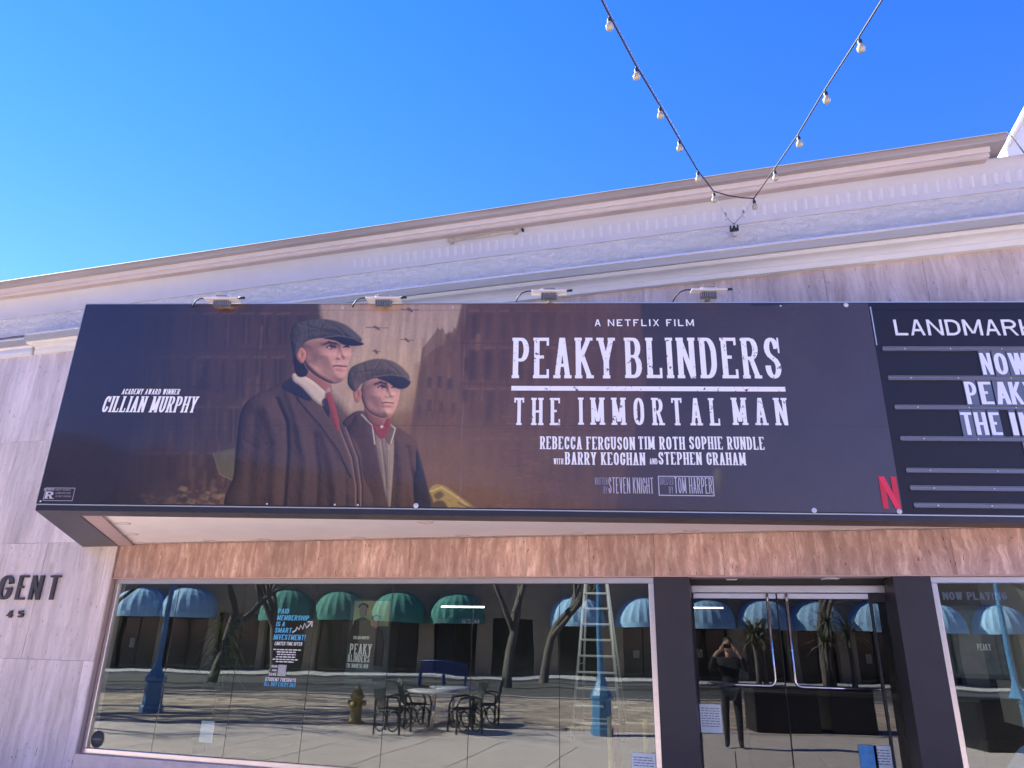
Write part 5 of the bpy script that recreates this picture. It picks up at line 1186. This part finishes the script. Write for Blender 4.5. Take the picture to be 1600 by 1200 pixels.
# dome awnings
def awning_mesh():
    b = MB(); Wd, Pd, Hd = 1.42, 1.15, 1.20; n = 20; m_ = 7; vs = []
    for i in range(n+1):
        a = math.pi*i/n; kk = 1 - .035*(i % 2)
        for j in range(m_+1):
            t = math.pi/2*j/m_; vs.append((-Wd*kk*math.cos(a)*math.cos(t)**.85, Pd*kk*math.sin(a)*math.cos(t)**.85, .0 + Hd*math.sin(t)))
    fs = [(i*(m_+1)+j, (i+1)*(m_+1)+j, (i+1)*(m_+1)+j+1, i*(m_+1)+j+1) for i in range(n) for j in range(m_)]
    b.add(vs, fs)
    vv = []
    for i in range(n+1):
        a = math.pi*i/n; vv += [(-Wd*math.cos(a), Pd*math.sin(a), 0), (-Wd*math.cos(a), Pd*math.sin(a), -.26)]
    b.add(vv, [(2*i, 2*i+1, 2*i+3, 2*i+2) for i in range(n)])
    return b
AWB = mat('light_blue_canvas', (.32, .54, .74), .8, var=.08); AWT = mat('teal_canvas', (.07, .27, .22), .8, var=.1); AWD = mat('deep_blue_canvas', (.03, .12, .26), .8, var=.1)
awm = {}
al = {}
ORD = ['first','second','third','fourth','fifth','sixth','seventh','eighth','ninth','tenth','eleventh','twelfth','thirteenth','fourteenth','fifteenth','sixteenth','seventeenth','eighteenth','nineteenth','twentieth']
qi = -1
for c in sorted(cent):
    if c in (360, 800) : continue
    qi += 1
    key = 'b' if (c < 300 or c > 800) else 't'
    if key not in awm:
        o = awning_mesh().build('dome_awning', AWB if key == 'b' else AWT); awm[key] = o
    else:
        o = awm[key].copy(); COL.objects.link(o)
    o.location = S(Lp(c, DB-.6), DB-.02, GZ + 2.72*K); o.rotation_euler = (0, 0, -SA)
    tag(o, ('light blue' if key == 'b' else 'teal green') + ' ribbed dome awning across the street, ' + ORD[qi] + ' from the left', 'awning', 'light blue dome awnings across the street' if key == 'b' else 'teal dome awnings across the street')
sn = empty('shop_sign', S(Lp(708, 34), DB-1.12, GZ + 2.47*K), math.pi-SA, label='small white shop lettering on the valance of a teal awning across the street', cat='sign')
text('MICRO COM', -.95, .95, 0, .2, lambda u, v, o: (u, -o, v), T=.2, h=.17, wbase=.5, gap=.2, space=.4).build('lettering', WP, sn)
# trees
BARK = mat('tree_bark', (.13, .115, .10), .9, bump=.5, bscale=30, var=.2); LEAF = mat('tree_leaf', (.10, .13, .04), .6, var=.3, vscale=2)
def tree(px, D, h_, label, seed, leaves=0, lean=0):
    rr = random.Random(seed); r = empty('street_tree', S(Lp(px, D), D), rr.uniform(0, 6), label=label, cat='tree', group='street trees across the plaza')
    b = MB(); tips = []
    def br(p, d, ln, rad, lev):
        n = 4; ps_ = [p]; q_ = p.copy(); dd = d.copy()
        for k in range(n):
            dd = (dd + Vector((rr.uniform(-.16, .16), rr.uniform(-.16, .16), rr.uniform(-.04, .12)))).normalized(); q_ = q_ + dd*ln/n; ps_.append(q_.copy())
        b.tube(ps_, [rad*(1-.38*k/n) for k in range(n+1)], 7 if lev < 2 else (4 if lev < 4 else 3), cap=False)
        if lev >= 5: tips.append(q_.copy()); return
        for k in range(rr.choice((2, 3)) if lev else 4):
            ax = rr.uniform(0, 6.28); sp = rr.uniform(.45, .85); nd = (dd + Vector((math.cos(ax)*sp, math.sin(ax)*sp, rr.uniform(-.1, .3)))).normalized()
            br(ps_[-1] if k < 2 else ps_[-2], nd, ln*rr.uniform(.62, .85), rad*.58, lev+1)
    br(Vector((0, 0, -.1)), Vector((lean, 0, 1)).normalized(), h_*.36, h_*.028, 0)
    b.build('trunk', BARK, r)
    if leaves:
        lb = MB()
        for k in range(leaves):
            c = rr.choice(tips) + Vector((rr.gauss(0, .3), rr.gauss(0, .3), rr.gauss(0, .3))); a = Vector((rr.uniform(-1, 1), rr.uniform(-1, 1), rr.uniform(-1, 1))).normalized()*.06; s_ = a.cross(Vector((rr.random(), rr.random(), 1))).normalized()*.035
            lb.add([c-a, c+s_, c+a, c-s_], [(0,1,2,3)])
        tag(lb.build('crown', LEAF, r), kind='stuff')
tree(338, 29, 7.5, 'nearly bare street tree with a few yellow green leaves, mirrored in the left window', 2, 2500)
tree(792, 29, 8.0, 'bare grey street tree mirrored beside the cafe chairs', 5, 300)
tree(848, 32, 7.5, 'bare forked street tree mirrored left of the ladder', 9, 300)
tree(130, 28, 7.0, 'bare street tree mirrored at the far left pane', 12, 600)
tree(1290, 29, 7.5, 'bare street tree mirrored in the glass doors', 15, 400)
tree(430, 33, 8.0, 'bare street tree mirrored behind the fire hydrant', 21, 400)
tree(1640, 29, 8.0, 'bare street tree mirrored in the right window', 23, 400)
# trees further along the sunny side whose branches shade the plaza
for i, (px, D) in enumerate(((-250, 18), (-450, 22), (-120, 26), (30, 19), (-40, 17), (60, 23), (-190, 16))): tree(px, D, 7.5, ('bare tree on the left side of the plaza, ' + ['nearest the lamp post','farthest left','closest to the road','beside the broad lamp','closest to the theatre','second from the road','left of the leftmost bench corner'][i]), 40+i, 800)
# blue lamp post
def lamppost(px, D, label, hgt=5.5):
    r = empty('street_lamp', S(Lp(px, D), D), label=label, cat='street lamp', group='blue lamp posts')
    BL_ = mat('blue_painted_iron', (.06, .20, .38), .4, var=.1)
    MB().lathe([(.0, 0), (.24, 0), (.24, .12), (.20, .16), (.20, .62), (.235, .66), (.235, .72), (.15, .86), (.10, 1.0), (.075, 1.1)], n=8, smooth=False).build('base', BL_, r)
    MB().lathe([(.075, 1.1), (.055, 3), (.05, hgt)], n=12).build('shaft', BL_, r)
    MB().lathe([(.05, hgt), (.09, hgt+.05), (.16, hgt+.3), (.13, hgt+.5), (0, hgt+.62)], n=12).build('lantern', WPL, r)
lamppost(935, 15.4, 'light blue lamp post with a fluted base, mirrored behind the ladder'); lamppost(250, 17.8, 'dark blue lamp post with a broad base, mirrored in the second pane', 5.5); lamppost(1580, 17, 'blue lamp post mirrored in the right window')
# bench
def bench(px, D, label):
    r = empty('park_bench', S(Lp(px, D), D), -SA, label=label, cat='bench'); BB = mat('blue_bench_paint', (.02, .09, .30), .4)
    for k in range(24): x_ = -.88 + k*.0765; MB().box((x_-.022, -.05, .46), (x_+.022, -.02, .86)).build('slat', BB, r)
    for k in range(8): y_ = -.02 + k*.06; MB().box((-.92, y_, .43), (.92, y_+.045, .455)).build('seat_slat', BB, r)
    for x_ in (-.86, 0, .86): MB().bbox((x_-.04, -.06, 0), (x_+.04, .46, .42), .02).build('leg', BB, r)
    MB().tube([(-.92, -.04, .87), (.92, -.04, .87)], .025, 8).build('top_rail', BB, r)
bench(693, 29.5, 'dark blue slatted park bench mirrored across the street')
# dark planter boxes with spiky plants
PLM = mat('black_planter', (.012, .012, .014), .35); SPK = mat('yucca_leaf', (.16, .17, .11), .5, var=.25)
def planter(px, D, w, label, seed, plant=True):
    rr = random.Random(seed); r = empty('planter_box', S(Lp(px, D), D), -SA, label=label, cat='planter', group='black planter boxes on the plaza')
    MB().bbox((-w/2, -.35, 0), (w/2, .35, .86), .015).build('box', PLM, r); MB().bbox((-w/2-.03, -.38, .861), (w/2+.03, .38, .9), .008).build('rim', PLM, r)
    if plant:
        for q_ in range(3):
            c = Vector((rr.uniform(-w*.35, w*.35), 0, rr.uniform(1.5, 2.3))); MB().tube([(c.x, 0, .8), (c.x+rr.uniform(-.1, .1), 0, c.z*.6), c], [.07, .05, .04], 7).build('stem', BARK, r)
            b = MB()
            for k in range(46):
                a = rr.uniform(0, 6.28); e_ = rr.uniform(-.5, 1.1); d_ = Vector((math.cos(a)*math.cos(e_), math.sin(a)*math.cos(e_), math.sin(e_))); sd2 = d_.cross(Vector((0, 0, 1))).normalized()*.022; ln = rr.uniform(.4, .75)
                b.add([c + sd2, c - sd2, c - sd2*.8 + d_*ln*.6, c + sd2*.8 + d_*ln*.6, c + d_*ln - Vector((0, 0, .12))], [(0,1,2,3), (3,2,4)])
            tag(b.build('leaves', SPK, r), kind='stuff')
planter(1214, 16, 1.35, 'black planter box with spiky plants, mirrored behind the door handles', 3)
planter(1318, 16, .95, 'narrower black planter box with spiky plants, mirrored in the right glass door', 8)
planter(1530, 14.3, .75, 'black planter box without tall plants, mirrored in the right window', 5, False)
# cafe tables and chairs
DKM = mat('dark_green_metal', (.03, .04, .04), .4)
def cafe_table(px, D, label):
    r = empty('cafe_table', S(Lp(px, D), D), label=label, cat='table', group='round cafe tables on the plaza')
    MB().lathe([(0, .72), (.50, .72), (.52, .735), (.52, .755), (0, .76)], n=32).build('tabletop', mat('white_tabletop', (.78, .76, .72), .4), r)
    MB().tube([(0, 0, .02), (0, 0, .72)], .035, 12).build('pole', STEEL, r)
    for k in range(3):
        a = k*2.09+.4; MB().tube([(0, 0, .06), (.34*math.cos(a), .34*math.sin(a), .02)], [.03, .02], 8).build('foot', STEEL, r)
cafe_table(678, 15.2, 'left white round cafe table mirrored between the dark chairs'); cafe_table(708, 16.4, 'right white round cafe table mirrored between the dark chairs')
def chair(loc, rz, label):
    r = empty('cafe_chair', loc, rz, label=label, cat='chair', group='dark metal cafe chairs around the tables')
    for s in (-1, 1):
        x_ = s*.28; pp = [(x_, -.26 , .0), (x_, -.25, .62), (x_, -.1, .66), (x_, .2, .64), (x_, .27, .5), (x_, .26, 0)]
        MB().tube(pp, .02, 6).build('side_frame', DKM, r)
        for cy_ in (-.13, .13):
            MB().tube([(x_, cy_+.12*math.cos(a), .22+.17*math.sin(a)) for a in np.linspace(0, 2*math.pi, 15)], .015, 5, cap=False).build('ring_brace', DKM, r)
    for k in range(9): x_ = -.24+k*.06; MB().tube([(x_, .26, .42), (x_, .05, .43), (x_, -.2, .42), (x_, -.27, .55), (x_, -.36, .92)], .011, 4).build('slat', DKM, r)
    MB().tube([(-.28, -.37, .93), (.28, -.37, .93)], .018, 6).build('top_rail', DKM, r)
for px, D, rz, lb_ in ((618, 15.0, -1.3, 'leftmost dark metal cafe chair mirrored at the tables'), (650, 16.2, -1.9, 'dark metal cafe chair mirrored just left of the table legs'), (728, 15.1, 1.2, 'dark metal cafe chair mirrored just right of the table legs'), (758, 16.2, 1.7, 'rightmost dark metal cafe chair mirrored at the tables')):
    chair(S(Lp(px, D), D), rz - SA, lb_)
# hydrant
hy = empty('fire_hydrant', S(Lp(562, 16.2), 16.2), label='dull yellow fire hydrant mirrored on the plaza left of the chairs', cat='hydrant'); YM = mat('hydrant_paint', (.30, .22, .06), .6, var=.2, vscale=8)
MB().lathe([(.0, 0), (.17, 0), (.17, .04), (.12, .05), (.115, .5), (.15, .52), (.15, .56), (.12, .60), (.08, .70), (.03, .74), (.03, .78), (0, .78)], n=14).build('barrel', YM, hy)
for s in (-1, 1): MB().tube([(s*.1, 0, .42), (s*.2, 0, .42)], .055, 10).build('outlet', YM, hy)
MB().tube([(0, .1, .38), (0, .2, .38)], .075, 10).build('outlet', YM, hy)

# ---- the photographer, mirrored in the door: standing behind the camera with a phone raised
def skin(name, vs, es, rad, m, parent, lev=2, root=0):
    me = bpy.data.meshes.new(name); me.from_pydata(vs, es, []); o = bpy.data.objects.new(name, me); COL.objects.link(o); o.parent = parent
    o.modifiers.new('k', 'SKIN'); sv = me.skin_vertices[0].data
    for i, r in enumerate(rad): sv[i].radius = (r, r)
    sv[root].use_root = True
    s = o.modifiers.new('u', 'SUBSURF'); s.levels = lev; s.render_levels = lev; me.materials.append(m)
    for p in me.polygons: p.use_smooth = True
    return o
PR = empty('person', (CAM.x-.02, CAM.y-.40, GZ), label='photographer in dark clothes raising a phone with both hands, mirrored in the left door', cat='person')
SK = mat('skin', (.48, .30, .22), .55); SHD = mat('dark_shirt', (.02, .022, .03), .8); PTS = mat('dark_trousers', (.03, .035, .05), .8)
eye = 1.72
b_v = [(0,0,.98),(0,-.01,1.2),(0,-.02,1.40),(0,0,1.50), (.20,-.02,1.42),(.33,.06,1.30),(.22,.24,1.52), (-.20,-.02,1.42),(-.33,.06,1.30),(-.22,.24,1.52)]
skin('shirt', b_v, [(0,1),(1,2),(2,3),(2,4),(4,5),(5,6),(2,7),(7,8),(8,9)], [.16,.15,.15,.07,.075,.06,.05,.075,.06,.05], SHD, PR)
skin('legs', [(0,0,.98),(.10,0,.92),(.12,.02,.5),(.12,-.02,.08),(.13,.12,.05),(-.10,0,.92),(-.12,.02,.5),(-.12,-.02,.08),(-.13,.12,.05)], [(0,1),(1,2),(2,3),(3,4),(0,5),(5,6),(6,7),(7,8)], [.15,.10,.07,.05,.045,.10,.07,.05,.045], PTS, PR)
MB().tube([(0,0,1.48),(0,.01,1.60)], .055, 10).lathe([(0,-.13),(.045,-.12),(.07,-.06),(.078,0),(.078,.05),(.06,.10),(.03,.125),(0,.13)], (0,.03,1.70), 16).build('head', SK, PR)
MB().lathe([(.083,.0),(.086,.05),(.07,.11),(.03,.138),(0,.14)], (0,.015,1.71), 16).build('hair', mat('dark_hair', (.03,.02,.015), .7), PR)
MB().lathe([(0,-.02),(.016,-.012),(.012,.015),(0,.03)], (0,.112,1.69), 8).build('nose', SK, PR)
for s in (-1, 1):
    MB().lathe([(0,-.012),(.012,0),(0,.012)], (s*.028,.100,1.715), 8).build('eye', RUBBER, PR)
    MB().lathe([(0,-.03),(.015,0),(0,.03)], (s*.08,.03,1.70), 8).build('ear', SK, PR)
    MB().tube([(s*.26,.17,1.44),(s*.19,.26,1.56),(s*.11,.262,1.62)], [.045,.032,.028], 10).build('forearm', SK, PR)
    MB().tube([(s*.115,.262,1.60),(s*.095,.264,1.67)], [.03,.035], 8).build('palm', SK, PR)
    for k in range(4): MB().tube([(s*.10,.266,1.645+k*.018),(s*.085,.285,1.648+k*.018),(s*.06,.284,1.65+k*.018)], .008, 6).build('finger', SK, PR)
    MB().tube([(s*.10,.255,1.64),(s*.07,.245,1.66)], .010, 6).build('thumb', SK, PR)
ph = tag(MB().bbox((-.078,.266,eye-.075),(.078,.276,eye-.0), .003).build('phone', RUBBER), 'dark phone held up by the photographer mirrored in the door', 'phone'); ph.location = PR.location
# stray wire at the far right of the parapet
w0, w1 = atY(1574, 205, -1.2), atY(1625, 268, -1.2)
tag(MB().tube([w0 + (w0-w1)*.0, w0.lerp(w1, .5) + Vector((0, 0, -.02)), w1 + (w1-w0)*1.5], .008, 5).build('overhead_wire', RUBBER), 'thin dark overhead wire crossing the white wall at the right photo edge', 'wire')
_p = ('objects', len(bpy.data.objects), 'verts', sum(len(m_.vertices) for m_ in bpy.data.meshes))
# ------------------------------------------------------------------ real size
for o in list(bpy.data.objects):
    if o.parent: continue
    if o.name.split('.')[0] in ('park_bench', 'cafe_table', 'planter_box', 'cafe_chair', 'fire_hydrant', 'street_lamp', 'street_tree', 'dome_awning', 'arcade_building', 'shop_sign', 'person', 'phone', 'concession_counter', 'potted_plant'):
        o.scale = o.scale * K
for o in list(bpy.data.objects):
    if o.parent or o.type in ('LIGHT',): continue
    o.location = o.location / K
    if o.type == 'CAMERA': continue
    o.scale = o.scale / K
